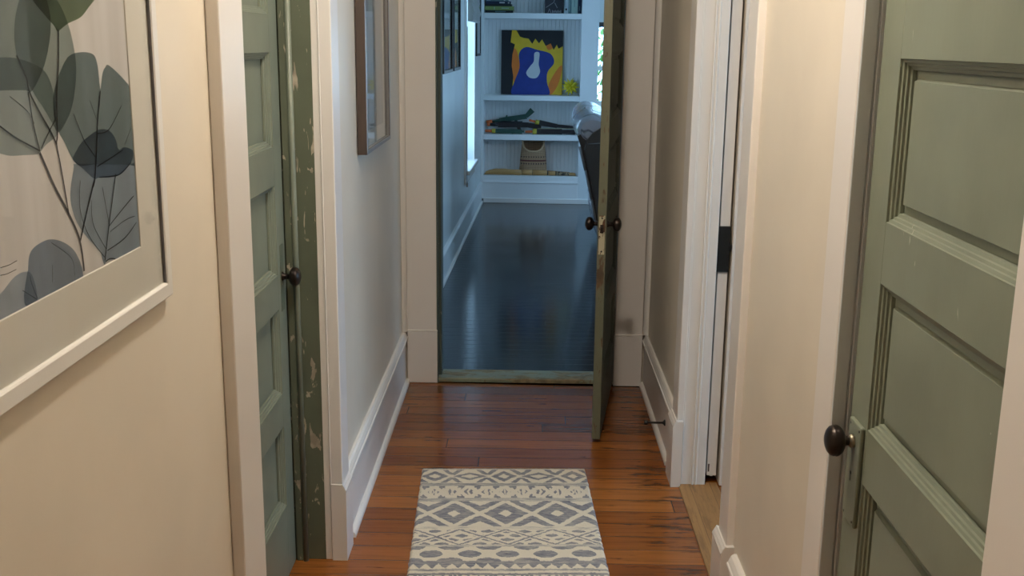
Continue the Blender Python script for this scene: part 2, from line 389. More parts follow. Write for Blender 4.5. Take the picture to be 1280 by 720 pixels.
struct('trim_21', b, M['rawsill'], 'bare tan wood sill on the floor of the pocket doorway', 'sill')

# ------------------------------------------------------------------ doors
def knob_bm(T, seg=32):
    b = BM()
    lathe(b, [(0, -.002), (.0135, -.002), (.0135, .003), (.0095, .006), (.0085, .010), (.0082, .017), (.0105, .0205), (.0165, .0225), (.0225, .026), (.0262, .031), (.0272, .0345), (.0262, .0375), (.0268, .040), (.0250, .0445), (.0200, .0490), (.0125, .0522), (.005, .0535), (0, .0537)], T, seg)
    return b
STICK = [(0, 0), (.001, .0025), (.0055, .0035), (.0065, .006), (.0105, .0068), (.0115, .0095), (.0165, .0105), (.0175, .0145)]
PANEL = [(.0165, .0155), (.030, .0145), (.0335, .0105)]
def door(name, T, W, H, Th, openings, stl, str_, label, mat, sides=(1,), loc=(0, 0, 0), edge=None, kind='structure'):
    root = thing(name, label, 'door', loc, kind=kind)
    D = Matrix(T)
    b = BM(); g = .0005
    xs0, xs1 = stl, W - str_
    bx(b, 0, stl, 0, Th, 0, H, .0015, T=D); bx(b, W - str_, W, 0, Th, 0, H, .0015, T=D)
    zs = [0] + [z for o in openings for z in o] + [H]
    for z0, z1 in zip(zs[0::2], zs[1::2]): bx(b, xs0 - g, xs1 + g, .0003, Th - .0003, z0, z1, T=D)
    back = Matrix.Translation((0, Th, 0)) @ Matrix.Scale(-1, 4, (0, 1, 0))
    for z0, z1 in openings:
        for sd in sides: rings(b, D if sd == 1 else D @ back, xs0, xs1, z0, z1, STICK, False)
    if edge: bx(b, -.0004, .001, .001, Th - .001, .001, H - .001, T=D, mi=1)
    lf = obj('leaf', b, [mat, M[edge]] if edge else mat, root)
    for z0, z1 in openings:
        b = BM()
        for sd in sides: rings(b, D if sd == 1 else D @ back, xs0, xs1, z0, z1, PANEL)
        if len(sides) == 1: rings(b, D @ back, xs0, xs1, z0, z1, [(0.005, .006)])
        obj('panel', b, mat, root)
    return root, D
OPEN = [(.228, .470), (.568, .815), (.911, 1.161), (1.265, 1.515), (1.613, 1.862)]
# left, closed, face at x=-.685 looking +x, lock stile on the far side
TL = Matrix(((0, -1, 0, -.685), (-1, 0, 0, 2.989), (0, 0, 1, .006), (0, 0, 0, 1)))
STICK_THIN, PANEL_THIN = STICK[:], PANEL[:]
STICK[:] = [(a_, d_ * 1.4) for a_, d_ in STICK]; PANEL[:] = [(.0165, .0215)]
r1, D = door('door_1', TL, .89, 2.035, .035, [(a - .006, c - .006) for a, c in OPEN], .094, .094, 'closed green five panel door in the left wall, small dark knob at its far edge', M['green'], loc=(-.70, 2.55, 0))
obj('knob', knob_bm(axis((-.685, 2.943, .898), (1, 0, 0))), M['bronze'], r1)
# scuffed lock plate strip on the edge of the stile
b = BM(); bx(b, -.6855, -.6838, 2.925, 2.962, .80, .99, .0006); obj('lock_plate', b, M['greenjambshade'], r1)
# right, face at x=.573 looking -x
TR = Matrix(((0, 1, 0, .573), (-1, 0, 0, 1.790), (0, 0, 1, .012), (0, 0, 0, 1)))
OPR = [(.24, .483), (.582, .829), (.926, 1.176), (1.276, 1.531), (1.628, 1.876)]
PANEL[:] = [(.0165, .0210), (.030, .0195), (.0335, .0125)]
r2, D = door('door_2', TR, .69, 2.03, .035, [(a - .012, c - .012) for a, c in OPR], .092, .105, 'green five panel door in the right wall close to the viewer with dark round knob', M['green'], loc=(.59, 1.44, 0))
kb = knob_bm(axis((.5705, 1.742, .890), (-1, 0, 0))); obj('knob', kb, M['bronze'], r2)
b = BM(); bx(b, .5655, .5735, 1.706, 1.772, .743, .925, .003, 2); obj('escutcheon', b, M['green'], r2)
pl = r2.children[-1]
b = BM()
for yy in (1.715, 1.763):
    for zz in (.752, .916): lathe(b, [(0, 0), (.0025, 0), (.0022, .0008), (0, .001)], axis((.5656, yy, zz), (-1, 0, 0)), 10)
obj('screw', b, M['black'], pl)
b = BM(); lathe(b, [(0, 0), (.0035, 0), (.0035, .0006), (0, .0006)], axis((.5656, 1.742, .832), (-1, 0, 0)), 12); bx(b, .565, .5657, 1.7402, 1.7438, .818, .832)
obj('keyhole', b, M['black'], pl)
b = BM(); lathe(b, [(.006, 0), (.012, 0), (.012, .005), (.009, .0085), (.006, .0085)], axis((.5655, 1.742, .890), (-1, 0, 0)), 20); obj('collar', b, M['steel'], pl)

# open door at the end, hinged on the right jamb; its free edge points at the viewer
HG = Vector((.412, 4.768, 0)); FE = Vector((.3035, 4.012, 0)); W3 = (HG - FE).length
ax = (HG - FE).normalized(); ay = Vector((-ax.y, ax.x, 0))          # ay points to the left face
TF = Matrix(((ax.x, ay.x, 0, FE.x), (ax.y, ay.y, 0, FE.y), (0, 0, 1, .018), (0, 0, 0, 1)))
STICK[:] = STICK_THIN; PANEL[:] = PANEL_THIN
r3, D = door('door_3', TF, W3, 2.02, .033, [(a - .018, c - .018) for a, c in OPEN], .10, .10, 'open green panel door at the end of the hall, chipped tan edge towards the viewer', M['greendarkshade'], sides=(1, -1), loc=tuple(HG), edge='greenedge')
for nm, d0, sgn in (('knob', 0.0, -1), ('knob', .033, 1)):
    p = D @ Vector((.062, d0, .853)); kd = (ay * sgn)
    obj(nm, knob_bm(axis(p, kd)), M['bronze'], r3)
b = BM(); bx(b, -.002, .004, .0055, .0275, .745, .895, .0008, T=D); mp = obj('latch_plate', b, M['rust'], r3)
b = BM(); bx(b, -.0075, 0, .012, .021, .835, .853, .001, T=D); bx(b, -.0028, 0, .010, .023, .828, .860, T=D); obj('latch_bolt', b, M['bronze'], mp)
b = BM()
for zz in (.757, .885): lathe(b, [(0, 0), (.0035, 0), (.003, .001), (0, .0012)], axis(D @ Vector((-.002, .0165, zz)), -ax), 10)
obj('screw', b, M['black'], mp)
for zz in (.24, 1.72):
    b = BM(); hp = D @ Vector((W3, -.004, zz)); rod(b, hp, hp + Vector((0, 0, .10)), .0065); 
    rod(b, hp + Vector((0, 0, -.006)), hp + Vector((0, 0, 0)), .004, .0075); rod(b, hp + Vector((0, 0, .1)), hp + Vector((0, 0, .107)), .0075, .003)
    bx(b, W3 - .03, W3, -.0015, .0005, zz, zz + .1, T=D); obj('hinge', b, M['bronze'], r3)
# pocket door, edge showing in its slot
r4 = thing('door_4', 'white sliding pocket door mostly inside the right wall, black latch on its edge', 'door', (.6815, 4.0, .02), kind='structure')
b = BM(); bx(b, .664, .6985, 3.638, 4.42, .030, 2.05, .002); bx(b, .676, .686, 3.6385, 3.66, .028, .036); lf = obj('leaf', b, M['trim'], r4)
b = BM(); bx(b, .6675, .673, 3.6372, 3.64, .045, .075, .0005); obj('guide_notch', b, M['brownframe'], lf)
b = BM(); bx(b, .6495, .6995, 3.630, 3.639, .783, .942, .0012); lp = obj('latch', b, M['black'], r4)
b = BM(); bx(b, .6985, .7055, 3.632, 3.637, .856, .880, .0008); obj('thumb_turn', b, M['black'], lp)

# ------------------------------------------------------------------ door stop on the right baseboard
ds = thing('door_stop', 'black rod door stop screwed to the right baseboard', 'door stop', (.55, 3.95, .115))
b = BM(); lathe(b, [(0, 0), (.0125, 0), (.012, .004), (.006, .008), (.0045, .012), (0, .012)], axis((.5505, 3.95, .115), (-1, 0, 0)), 18); obj('base', b, M['black'], ds)
b = BM(); rod(b, (.546, 3.95, .115), (.482, 3.95, .115), .0042); obj('rod', b, M['black'], ds)
b = BM(); lathe(b, [(0, 0), (.006, 0), (.0095, .003), (.0095, .012), (.007, .015), (0, .015)], axis((.484, 3.95, .115), (-1, 0, 0)), 16); obj('tip', b, M['black'], ds)
# ------------------------------------------------------------------ rug
from mathutils import noise as MN
def tri(x, p): x = (x / p) % 1.0; return abs(x - .5) * 2          # 0 at half period, 1 at whole
def rug_pattern(s, t):
    """0 cream .. 1 grey ink; s across from the middle, t from the far edge"""
    def diamond(cs, ct, hw, hh): return abs(s - cs) / hw + abs(t - ct) / hh
    def near(p, o=0.0): return (round((s - o) / p)) * p + o
    if t < .016: return .55
    if t < .140:                                                    # concentric diamonds, flat diamonds and V shapes
        v = (t - .016) / .124
        c = near(.25); d = diamond(c, .078, .050, .050)
        if d < .42: return 0
        if d < .96: return 1
        c2 = near(.25, .125); d2 = diamond(c2, .078, .066, .036)
        if d2 < .50: return 0
        if d2 < .98: return 1
        c3 = near(.125, .0625); w = abs(s - c3)
        if v > .60: return 1 if abs((w / .030) - (v - .60) / .36) < .34 and v < .97 else 0
        if v < .40: return 1 if abs((w / .030) - (.40 - v) / .38) < .34 and v > .02 else 0
        return 0
    if t < .166: return .62 + .3 * MN.noise(Vector((s * 20, t * 260, 3)))
    if t < .268:                                                    # arrows under a lattice
        v = (t - .166) / .102; z = tri(s, .125); lat = min(abs(v - z), abs(v - (1 - z)))
        if lat < .17: return 0
        if v < .16 or v > .86: return 1 if tri(s, .125) > .35 and tri(s, .125) < .72 else .1
        if abs(z - .5) < .46: return 1 if math.sin(abs(s) * 330 + abs(v - .5) * 9) > -.15 else 0
        return 0
    if t < .296: return .55 + .4 * MN.noise(Vector((s * 16, t * 240, 5)))
    if t < .490:                                                    # big lattice of diamonds
        P = .1735; c = near(P); ct = .393; d = diamond(c, ct, P / 2, .097)
        if abs(d - 1.0) < .15: return 0
        if d < 1.0: return 0 if d < .27 else 1
        ce = near(P, P / 2); w = abs(s - ce); e = min(t - .296, .490 - t)
        if w / (P * .24) + e / .038 < 1: return 0
        return 1
    if t < .514: return .35 + .5 * MN.noise(Vector((s * 18, t * 250, 8)))
    if t < .620:                                                    # leaves and long crosses
        v = (t - .514) / .106; z = tri(s, .30); lat = min(abs(v - z), abs(v - (1 - z)))
        if lat < .045: return 1
        if lat < .13: return 0
        k = math.floor(v * 3.6); cc = (round((s / .058) - .5 * (k % 2)) + .5 * (k % 2)) * .058
        q = abs(s - cc) / .022 + (abs(v * 3.6 - k - .5) / .40) ** 2
        return 1 if q < 1 else 0
    if t < .636: return .5 + .4 * MN.noise(Vector((s * 16, t * 260, 11)))
    if t < .730:                                                    # rows of ovals
        c = near(.118, .0); q = ((s - c) / .036) ** 2 + ((t - .684) / .023) ** 2
        if q < 1: return 1
        c = near(.118, .059)
        for ct in (.634, .732):
            if ((s - c) / .040) ** 2 + ((t - ct) / .023) ** 2 < 1: return 1
        return 0
    if t < .748: return .7
    if t < .780:                                                    # saw teeth
        return 1 if (t - .748) / .032 < tri(s, .038) * .95 else 0
    if t < .794: return .65 + .3 * MN.noise(Vector((s * 16, t * 240, 2)))
    v = (t - .794) / .10
    if v < .12: return 0
    z = abs(s - near(.105)) / .0525
    if z > .90: return .75
    if v < .95 and (v < .25 or abs(z - .72) < .10): return 1
    if abs(z - .28) < .1 + .05 * math.sin(v * 20): return .8
    return 0
RW, RL, ST = .602, .915, .0026
a = math.radians(2.3); ex = Vector((math.cos(a), math.sin(a), 0)); ey = Vector((math.sin(a), -math.cos(a), 0)); ro = Vector((-.3705, 3.714, 0))
rg = thing('rug', 'small cream and grey blue geometric patterned rug on the wood floor', 'rug', tuple(ro + ex * .3 + ey * .45))
nx, ny = int(RW / ST), int(RL / ST)
b = BM(); lay = b.verts.layers.float_color.new('ink'); G = []
for j in range(ny + 1):
    row = []
    for i in range(nx + 1):
        s = i * RW / nx; t = j * RL / ny
        js = MN.noise(Vector((s * 70, t * 70, 0))) * .0032 + MN.noise(Vector((s * 14, t * 14, 4))) * .004; jt = MN.noise(Vector((s * 60, t * 60, 9))) * .0035 + MN.noise(Vector((s * 9, t * 9, 14))) * .004
        ink = max(0, min(1, rug_pattern(s - RW / 2 + js, t + jt)))
        e = min(i, nx - i, j, ny - j); zz = .0095 + .0012 * MN.noise(Vector((s * 240, t * 240, 1))) + .0008 * ink
        if e < 3: zz -= (.006, .0028, .0008)[e]
        wob = .002 * MN.noise(Vector((t * 40, 3, 7))) if i in (0, nx) else 0
        vt = b.verts.new(ro + ex * (s + wob) + ey * t + Vector((0, 0, zz))); vt[lay] = (ink, ink, ink, 1); row.append(vt)
    G.append(row)
for j in range(ny):
    for i in range(nx): b.faces.new((G[j][i], G[j + 1][i], G[j + 1][i + 1], G[j][i + 1])).smooth = True
t = NT('wool_rug'); at = t.n('ShaderNodeAttribute', attribute_name='ink')
c = t.coord((1, 1, 1)); st = t.noise(t.coord((.35, 1.6, 1)), 90, 3, .6); fi = t.noise(c, 420, 2)
cream = t.mix(t.noise(c, 9, 3), (.76, .69, .555), (.83, .765, .63)); grey = t.ramp(t.math('ADD', t.math('MULTIPLY', st, .8), t.math('MULTIPLY', t.noise(c, 7, 2), .25)), [(.28, (.11, .12, .155)), (.50, (.26, .262, .29)), (.72, (.50, .465, .41))])
ink = t.math('MULTIPLY', at.outputs['Fac'], t.math('ADD', .62, t.math('MULTIPLY', t.noise(c, 11, 3), .6))); colr = t.mix(t.smooth(ink, .25, .75), cream, grey)
colr = t.mix(t.math('MULTIPLY', fi, .3), colr, (.35, .32, .28), 'MULTIPLY')
M['rug'] = t.pbr(colr, .95, normal=t.bump(fi, .5, .003), spec=.1)
obj('pile', b, M['rug'], rg, fix=False)
b = BM()
for (s0, s1, t0, t1) in ((0.001, RW - .001, .001, RL - .001),):
    ps = [ro + ex * s + ey * t for s, t in ((s0, t0), (s1, t0), (s1, t1), (s0, t1))]
    lo = [b.verts.new(p) for p in ps]; hi = [b.verts.new(p + Vector((0, 0, .0035))) for p in ps]
    for i in range(4): b.faces.new((lo[i], lo[(i + 1) % 4], hi[(i + 1) % 4], hi[i]))
    b.faces.new(lo); b.faces.new(hi)
obj('backing', b, plain('rug_backing', (.42, .38, .30), .9), rg)

# ------------------------------------------------------------------ botanical print on the near left wall
LEAVES={
 'A':[(1.2924, 1.5559), (1.3234, 1.5651), (1.3618, 1.5732), (1.39, 1.5864), (1.4146, 1.5991), (1.4323, 1.6205), (1.4055, 1.6442), (1.3321, 1.65), (1.273, 1.6363), (1.2335, 1.6128), (1.2279, 1.5934), (1.2607, 1.5733), (1.2841, 1.5614)],
 'B':[(1.2109, 1.4897), (1.2411, 1.5103), (1.2597, 1.5317), (1.273, 1.5581), (1.2731, 1.5813), (1.2568, 1.6081), (1.2194, 1.6266), (1.1639, 1.6325), (1.109, 1.6165), (1.0704, 1.5832), (1.0573, 1.544), (1.0687, 1.5096), (1.1071, 1.4953), (1.1545, 1.4932), (1.196, 1.4914)],
 'C':[(1.2715, 1.4391), (1.2974, 1.4518), (1.3167, 1.4688), (1.3312, 1.4947), (1.3365, 1.5177), (1.3328, 1.5408), (1.3231, 1.5635), (1.3007, 1.5884), (1.2664, 1.6025), (1.2136, 1.5972), (1.1893, 1.5731), (1.1803, 1.5441), (1.188, 1.5177), (1.2126, 1.4899), (1.2398, 1.4669), (1.2583, 1.449)],
 'D':[(1.2182, 1.4207), (1.2358, 1.4281), (1.2673, 1.4373), (1.2641, 1.4592), (1.2668, 1.483), (1.2483, 1.5104), (1.199, 1.5236), (1.1429, 1.5274), (1.0831, 1.5148), (1.0608, 1.4835), (1.0764, 1.4539), (1.1068, 1.4358), (1.1409, 1.4252), (1.1789, 1.4217), (1.2091, 1.4194)],
 'E':[(1.2715, 1.4391), (1.2634, 1.4558), (1.2627, 1.475), (1.2702, 1.4905), (1.289, 1.509), (1.3158, 1.5263), (1.3536, 1.5311), (1.3919, 1.5278), (1.4034, 1.5129), (1.4066, 1.484), (1.4165, 1.5021), (1.4275, 1.5106), (1.4445, 1.5124), (1.5049, 1.4864), (1.5424, 1.456), (1.563, 1.4153), (1.5488, 1.3704), (1.4689, 1.3793), (1.3699, 1.3903), (1.3158, 1.3963), (1.2846, 1.4266)],
 'F':[(1.3642, 1.3725), (1.3305, 1.3902), (1.3052, 1.4032), (1.3183, 1.4136), (1.339, 1.4228), (1.3824, 1.4317), (1.4101, 1.432), (1.435, 1.4251), (1.4488, 1.412), (1.4536, 1.4004), (1.4759, 1.4023), (1.5075, 1.3935), (1.4979, 1.3796), (1.459, 1.3675), (1.4167, 1.3674), (1.3823, 1.3724)],
 'G':[(1.3756, 1.2579), (1.3677, 1.2753), (1.3202, 1.3087), (1.2949, 1.3353), (1.2892, 1.3635), (1.3063, 1.394), (1.3142, 1.3969), (1.4079, 1.3865), (1.487, 1.3777), (1.5568, 1.3693), (1.5838, 1.3092), (1.5565, 1.2669), (1.4798, 1.2486), (1.4145, 1.2573), (1.3877, 1.2609)],
 'H':[(1.1553, 1.2522), (1.1629, 1.2963), (1.1731, 1.3145), (1.2024, 1.32), (1.2315, 1.3178), (1.2664, 1.306), (1.2925, 1.2886), (1.3073, 1.2601), (1.2955, 1.2171)],
 'I':[(1.0337, 1.2597), (1.0649, 1.2796), (1.0943, 1.2833), (1.1265, 1.2942), (1.1504, 1.2959), (1.1707, 1.2883), (1.1796, 1.2566), (1.1673, 1.2285)],
}
STEMS=[
 ([(1.2164, 1.4205), (1.2276, 1.4051), (1.2479, 1.3769), (1.2796, 1.3405), (1.3054, 1.3029), (1.3114, 1.2564), (1.313, 1.2359)],1.3),
 ([(1.2927, 1.5575), (1.2855, 1.5203), (1.2726, 1.4795), (1.2667, 1.4381), (1.262, 1.4256), (1.2678, 1.4006), (1.2734, 1.3736), (1.2796, 1.3405)],1.0),
 ([(1.1806, 1.5295), (1.1988, 1.5055), (1.2039, 1.489), (1.2251, 1.4649), (1.2493, 1.4412), (1.262, 1.4256)],1.0),
 ([(1.2006, 1.4892), (1.2058, 1.4555), (1.2167, 1.4221)],0.8),
 ([(1.1262, 1.4584), (1.1662, 1.4405), (1.2168, 1.4228)],0.6),
 ([(1.2631, 1.4545), (1.2418, 1.4402), (1.2207, 1.4248)],0.5),
 ([(1.1563, 1.4868), (1.1948, 1.4684), (1.2089, 1.4537)],0.35),
 ([(1.4047, 1.4817), (1.3883, 1.4439), (1.3778, 1.4078), (1.3655, 1.372), (1.3565, 1.3625), (1.3639, 1.3703), (1.3367, 1.3399), (1.3067, 1.3027)],1.1),
 ([(1.3717, 1.3996), (1.3563, 1.4117), (1.3412, 1.4234), (1.3165, 1.4574)],0.45),
 ([(1.376, 1.3867), (1.4215, 1.3925), (1.4675, 1.399)],0.45),
 ([(1.384, 1.4284), (1.424, 1.4305), (1.4737, 1.4583)],0.4),
 ([(1.4765, 1.4057), (1.504, 1.4261)],0.3),
 ([(1.387, 1.444), (1.3678, 1.4713)],0.3),
 ([(1.38, 1.3723), (1.4171, 1.3692), (1.4514, 1.3678), (1.4951, 1.379)],0.4),
 ([(1.436, 1.3702), (1.4177, 1.3367), (1.4003, 1.3065), (1.3755, 1.2574)],0.8),
 ([(1.4005, 1.3079), (1.3874, 1.3586)],0.4),
 ([(1.3852, 1.2763), (1.3496, 1.315), (1.3486, 1.3467)],0.35),
 ([(1.3774, 1.2674), (1.3331, 1.3035), (1.3127, 1.3408), (1.3195, 1.3759)],0.4),
 ([(1.4, 1.305), (1.4508, 1.3196), (1.4955, 1.3317)],0.4),
 ([(1.3887, 1.2742), (1.4514, 1.2792), (1.4988, 1.2931)],0.4),
 ([(1.38, 1.2609), (1.3956, 1.2617), (1.4145, 1.2573)],0.5),
 ([(1.4024, 1.2971), (1.456, 1.3033), (1.4945, 1.3033)],0.25),
 ([(1.1785, 1.2569), (1.1664, 1.2803), (1.1652, 1.2882)],0.3),
 ([(1.2188, 1.2685), (1.2228, 1.289)],0.25),
 ([(1.1761, 1.2587), (1.1439, 1.2766)],0.25),
 ([(1.2809, 1.263), (1.2755, 1.2864), (1.2249, 1.315)],0.25),
 ([(1.0998, 1.3113), (1.1195, 1.3104), (1.1377, 1.3115)],0.25),
 ([(1.0983, 1.3035), (1.1128, 1.302), (1.1343, 1.3024)],0.25),
]

pic = thing('framed_print', 'large white framed grey botanical leaf print on the near left wall', 'picture', (WL, 1.15, 1.176))
FY0, FY1, FZ0, FZ1 = .72, 1.620, 1.160, 2.12
TP = Matrix(((0, -1, 0, WL), (1, 0, 0, 0), (0, 0, 1, 0), (0, 0, 0, 1)))      # local x=Y, y=-depth, z
def frame_bm(T, x0, x1, z0, z1, w, d, back, lip, lipd, mi_lip=1):
    """mitred frame; y negative towards the viewer (front at -d)"""
    b = BM()
    rings(b, T, x0, x1, z0, z1, [(0, -back), (0, -d + .002), (.002, -d), (w - .003, -d), (w - .001, -d + .0015), (w, -d + .004)], False)
    rings(b, T, x0, x1, z0, z1, [(w, -d + .004), (w, -lipd)], False, mi_lip)
    rings(b, T, x0, x1, z0, z1, [(0, -back), (w, -back), (w, -lipd)], False)
    return b
obj('frame', frame_bm(TP, FY0, FY1, FZ0, FZ1, .024, .0125, .001, 1, .006), [M['whiteframe'], M['whiteframe']], pic)
b = BM(); bx(b, FY1 - .0256, FY1 - .0242, -.0112, -.0072, FZ0 + .0245, FZ1 - .0245, T=TP); obj('rabbet_shade', b, M['lipshade'], pic)  # dark strip painting the shade on the white rail's inner side
b = BM(); PY0, PY1, PZ0, PZ1 = .80, 1.511, 1.2555, 2.04
rings(b, TP, FY0 + .02, FY1 - .02, FZ0 + .02, FZ1 - .02, [(0, -.002), (0, -.0065)], False)
x0, x1, z0, z1 = FY0 + .02, FY1 - .02, FZ0 + .02, FZ1 - .02
for q in (((x0, z0), (x1, z0), (PY1, PZ0), (PY0, PZ0)), ((x1, z0), (x1, z1), (PY1, PZ1), (PY1, PZ0)), ((x1, z1), (x0, z1), (PY0, PZ1), (PY1, PZ1)), ((x0, z1), (x0, z0), (PY0, PZ0), (PY0, PZ1))):
    b.faces.new([b.verts.new(TP @ Vector((y, -.0065, z))) for y, z in q])
rings(b, TP, PY0, PY1, PZ0, PZ1, [(0, -.0065), (.0012, -.0051)], False)
obj('mat', b, M['mat'], pic)
b = BM(); bx(b, PY0 - .01, PY1 + .01, -.0050, -.002, PZ0 - .01, PZ1 + .01, T=TP)
t = NT('print_paper'); pn = t.noise(t.coord((1, 1.4, .08)), 16, 4); M['paper'] = t.pbr(t.mix(t.smooth(pn, .35, .7), (.50, .485, .475), (.58, .57, .565)), .6)
obj('print', b, M['paper'], pic); prt = pic.children[-1]
def clip(poly):
    for ax_, lim, sg in ((0, PY1 - .0013, 1), (1, PZ0 + .0013, -1)):
        out = []
        for i, p in enumerate(poly):
            q = poly[(i + 1) % len(poly)]; ip = sg * (lim - p[ax_]) >= 0; iq = sg * (lim - q[ax_]) >= 0
            if ip: out.append(p)
            if ip != iq:
                f = (lim - p[ax_]) / (q[ax_] - p[ax_]); out.append((p[0] + f * (q[0] - p[0]), p[1] + f * (q[1] - p[1])))
        poly = out
    return poly
def smoothpoly(P, closed=True, n=5):
    out = []; N = len(P); rng = range(N if closed else N - 1)
    for i in rng:
        g = lambda k: P[(k) % N] if closed else P[max(0, min(N - 1, k))]
        p0, p1, p2, p3 = g(i - 1), g(i), g(i + 1), g(i + 2)
        for k in range(n):
            u = k / n
            out.append(tuple(.5 * (2 * p1[c] + (p2[c] - p0[c]) * u + (2 * p0[c] - 5 * p1[c] + 4 * p2[c] - p3[c]) * u * u + (3 * p1[c] - p0[c] - 3 * p2[c] + p3[c]) * u ** 3) for c in (0, 1)))
    if not closed: out.append(P[-1])
    return out
tones = {'A': (.42, .49, .40), 'B': (.50, .56, .55), 'C': (.60, .66, .65), 'D': (.60, .66, .66), 'E': (.46, .53, .55), 'F': (.50, .55, .62), 'G': (.58, .65, .71), 'H': (.52, .58, .65), 'I': (.66, .72, .78)}
for k, (nm, P) in enumerate(sorted(LEAVES.items())):
    b = BM(); Q = clip(smoothpoly(P)); d = -.0052 - .00006 * k
    f = b.faces.new([b.verts.new(TP @ Vector((y, d, z))) for y, z in Q]); bmesh.ops.triangulate(b, faces=[f])
    obj('leaf_motif', b, film('leaf_ink_' + nm, tones[nm]), prt, fix=False)
M['stem'] = film('stem_ink', (.20, .20, .21)); d = -.0059
for P, w in STEMS:
    b = BM()
    Q = smoothpoly(P, False, 6); Q = [q for q in Q if q[0] < PY1 - .003 and q[1] > PZ0 + .002]
    if len(Q) < 2: continue
    h = .0016 * w; L, Rr = [], []
    for i, q in enumerate(Q):
        p0, p1 = Q[max(0, i - 1)], Q[min(len(Q) - 1, i + 1)]; dx, dz = p1[0] - p0[0], p1[1] - p0[1]; m = math.hypot(dx, dz) or 1
        L.append((q[0] - dz / m * h, q[1] + dx / m * h)); Rr.append((q[0] + dz / m * h, q[1] - dx / m * h))
    for i in range(len(Q) - 1): b.faces.new([b.verts.new(TP @ Vector((p[0], d, p[1]))) for p in (L[i], L[i + 1], Rr[i + 1], Rr[i])])
    d -= .00002; obj('stem_motif', b, M['stem'], prt, fix=False)
b = BM(); b.faces.new([b.verts.new(TP @ Vector((y, -.0072, z))) for y, z in ((x0, z0), (x1, z0), (x1, z1), (x0, z1))]); obj('glass', b, M['glass'], pic, fix=False)

# ------------------------------------------------------------------ brown framed picture further down the left wall
p2 = thing('framed_print', 'brown framed pale streaky print on the left wall beyond the green door', 'picture', (WL, 3.83, 1.176))
G0, G1, GZ0, GZ1 = 3.535, 4.135, 1.180, 2.0
b = frame_bm(TP, G0, G1, GZ0, GZ1, .016, .036, .003, 1, .022, 1)
for f in b.faces:
    if abs(f.calc_center_median().x - (WL + .036)) < .0025: f.material_index = 1
obj('frame', b, [M['brownframe'], M['greyframe']], p2)
b = BM(); rings(b, TP, G0 + .012, G1 - .012, GZ0 + .012, GZ1 - .012, [(0, -.02), (.055, -.02), (.056, -.0185)], False); obj('mat', b, M['mat'], p2)
t = NT('streaky_print'); n = t.noise(t.coord((1, 1, .04)), 34, 4, .6); n2 = t.noise(t.coord((1, 3, .5)), 3, 3)
colr = t.mix(t.smooth(n, .35, .68), (.30, .285, .255), (.47, .44, .40)); colr = t.mix(t.smooth(n2, .45, .7), colr, (.36, .375, .37))
b = BM(); bx(b, G0 + .06, G1 - .06, -.0184, -.012, GZ0 + .06, GZ1 - .06, T=TP); obj('print', b, t.pbr(colr, .6), p2)
b = BM(); b.faces.new([b.verts.new(TP @ Vector((y, -.026, z))) for y, z in ((G0 + .014, GZ0 + .014), (G1 - .014, GZ0 + .014), (G1 - .014, GZ1 - .014), (G0 + .014, GZ1 - .014))]); obj('glass', b, M['glass'], p2, fix=False)

# ------------------------------------------------------------------ hall lamp
lm = thing('ceiling_lamp', 'opal globe ceiling lamp lighting the hallway', 'lamp', (-.04, 1.98, CEIL))
b = BM(); lathe(b, [(0, 0), (.075, 0), (.072, -.012), (.05, -.022), (.045, -.030), (0, -.030)], Matrix.Translation((-.04, 1.98, CEIL)), 32); obj('canopy', b, M['bronze'], lm)
b = BM(); lathe(b, [(0.034, -.029)] + [(.065 * math.sin(x), -.085 + .065 * math.cos(x)) for x in [math.radians(32 + i * (180 - 32) / 14) for i in range(14)]] + [(0, -.150)], Matrix.Translation((-.04, 1.98, CEIL)), 28)
t = NT('lit_opal_glass'); em = t.n('ShaderNodeEmission'); em.inputs[0].default_value = (1.0, .91, .785, 1); em.inputs[1].default_value = LAMP; t.l(em.outputs[0], t.out.inputs[0])
obj('globe', b, t.m, lm)
# ------------------------------------------------------------------ living room beyond the doorway (turned 1.5 degrees)
U0, VE, U1 = -.602, 5.95, 3.7
def fbx(bm, u0, u1, v0, v1, z0, z1, bev=0, mi=0, seg=2): bx(bm, u0, u1, v0, v1, z0, z1, bev, seg, T=FR, mi=mi)
b = BM(); fbx(b, U0 - .3, U1 + .3, -.15, VE + .2, -.05, .0); struct('floor_living_room', b, M['blue'], 'glossy blue grey painted board floor of the room beyond the doorway', 'floor')
b = BM(); fbx(b, U0 - .3, U1 + .3, -.1, VE + .2, CEIL, CEIL + .05); struct('ceiling_living_room', b, M['lwhite'], 'white ceiling of the room beyond the doorway', 'ceiling')
b = BM()
WV0, WV1, WZ0, WZ1 = 3.80, 4.63, .52, 2.15
fbx(b, U0 - .16, U0, -.02, WV0, 0, CEIL); fbx(b, U0 - .16, U0, WV1, VE + .15, 0, CEIL); fbx(b, U0 - .16, U0, WV0, WV1, 0, WZ0); fbx(b, U0 - .16, U0, WV0, WV1, WZ1, CEIL)
struct('wall_living_left', b, M['lwall'], 'pale blue white left wall of the room beyond the doorway', 'wall')
b = BM()
fbx(b, U0 - .16, .49, VE, VE + .15, 0, CEIL); fbx(b, 1.75, U1 + .2, VE, VE + .15, 0, CEIL); fbx(b, .49, 1.75, VE, VE + .15, 0, .93); fbx(b, .49, 1.75, VE, VE + .15, 2.2, CEIL)
struct('wall_living_end', b, M['lwall'], 'end wall behind the built-in shelves', 'wall')
b = BM()
RV = ((.8, 2.2), (3.0, 4.6))
fbx(b, U1, U1 + .15, -.1, .8, 0, CEIL); fbx(b, U1, U1 + .15, 2.2, 3.0, 0, CEIL); fbx(b, U1, U1 + .15, 4.6, VE + .15, 0, CEIL)
for v0, v1 in RV: fbx(b, U1, U1 + .15, v0, v1, 0, .6); fbx(b, U1, U1 + .15, v0, v1, 2.25, CEIL)
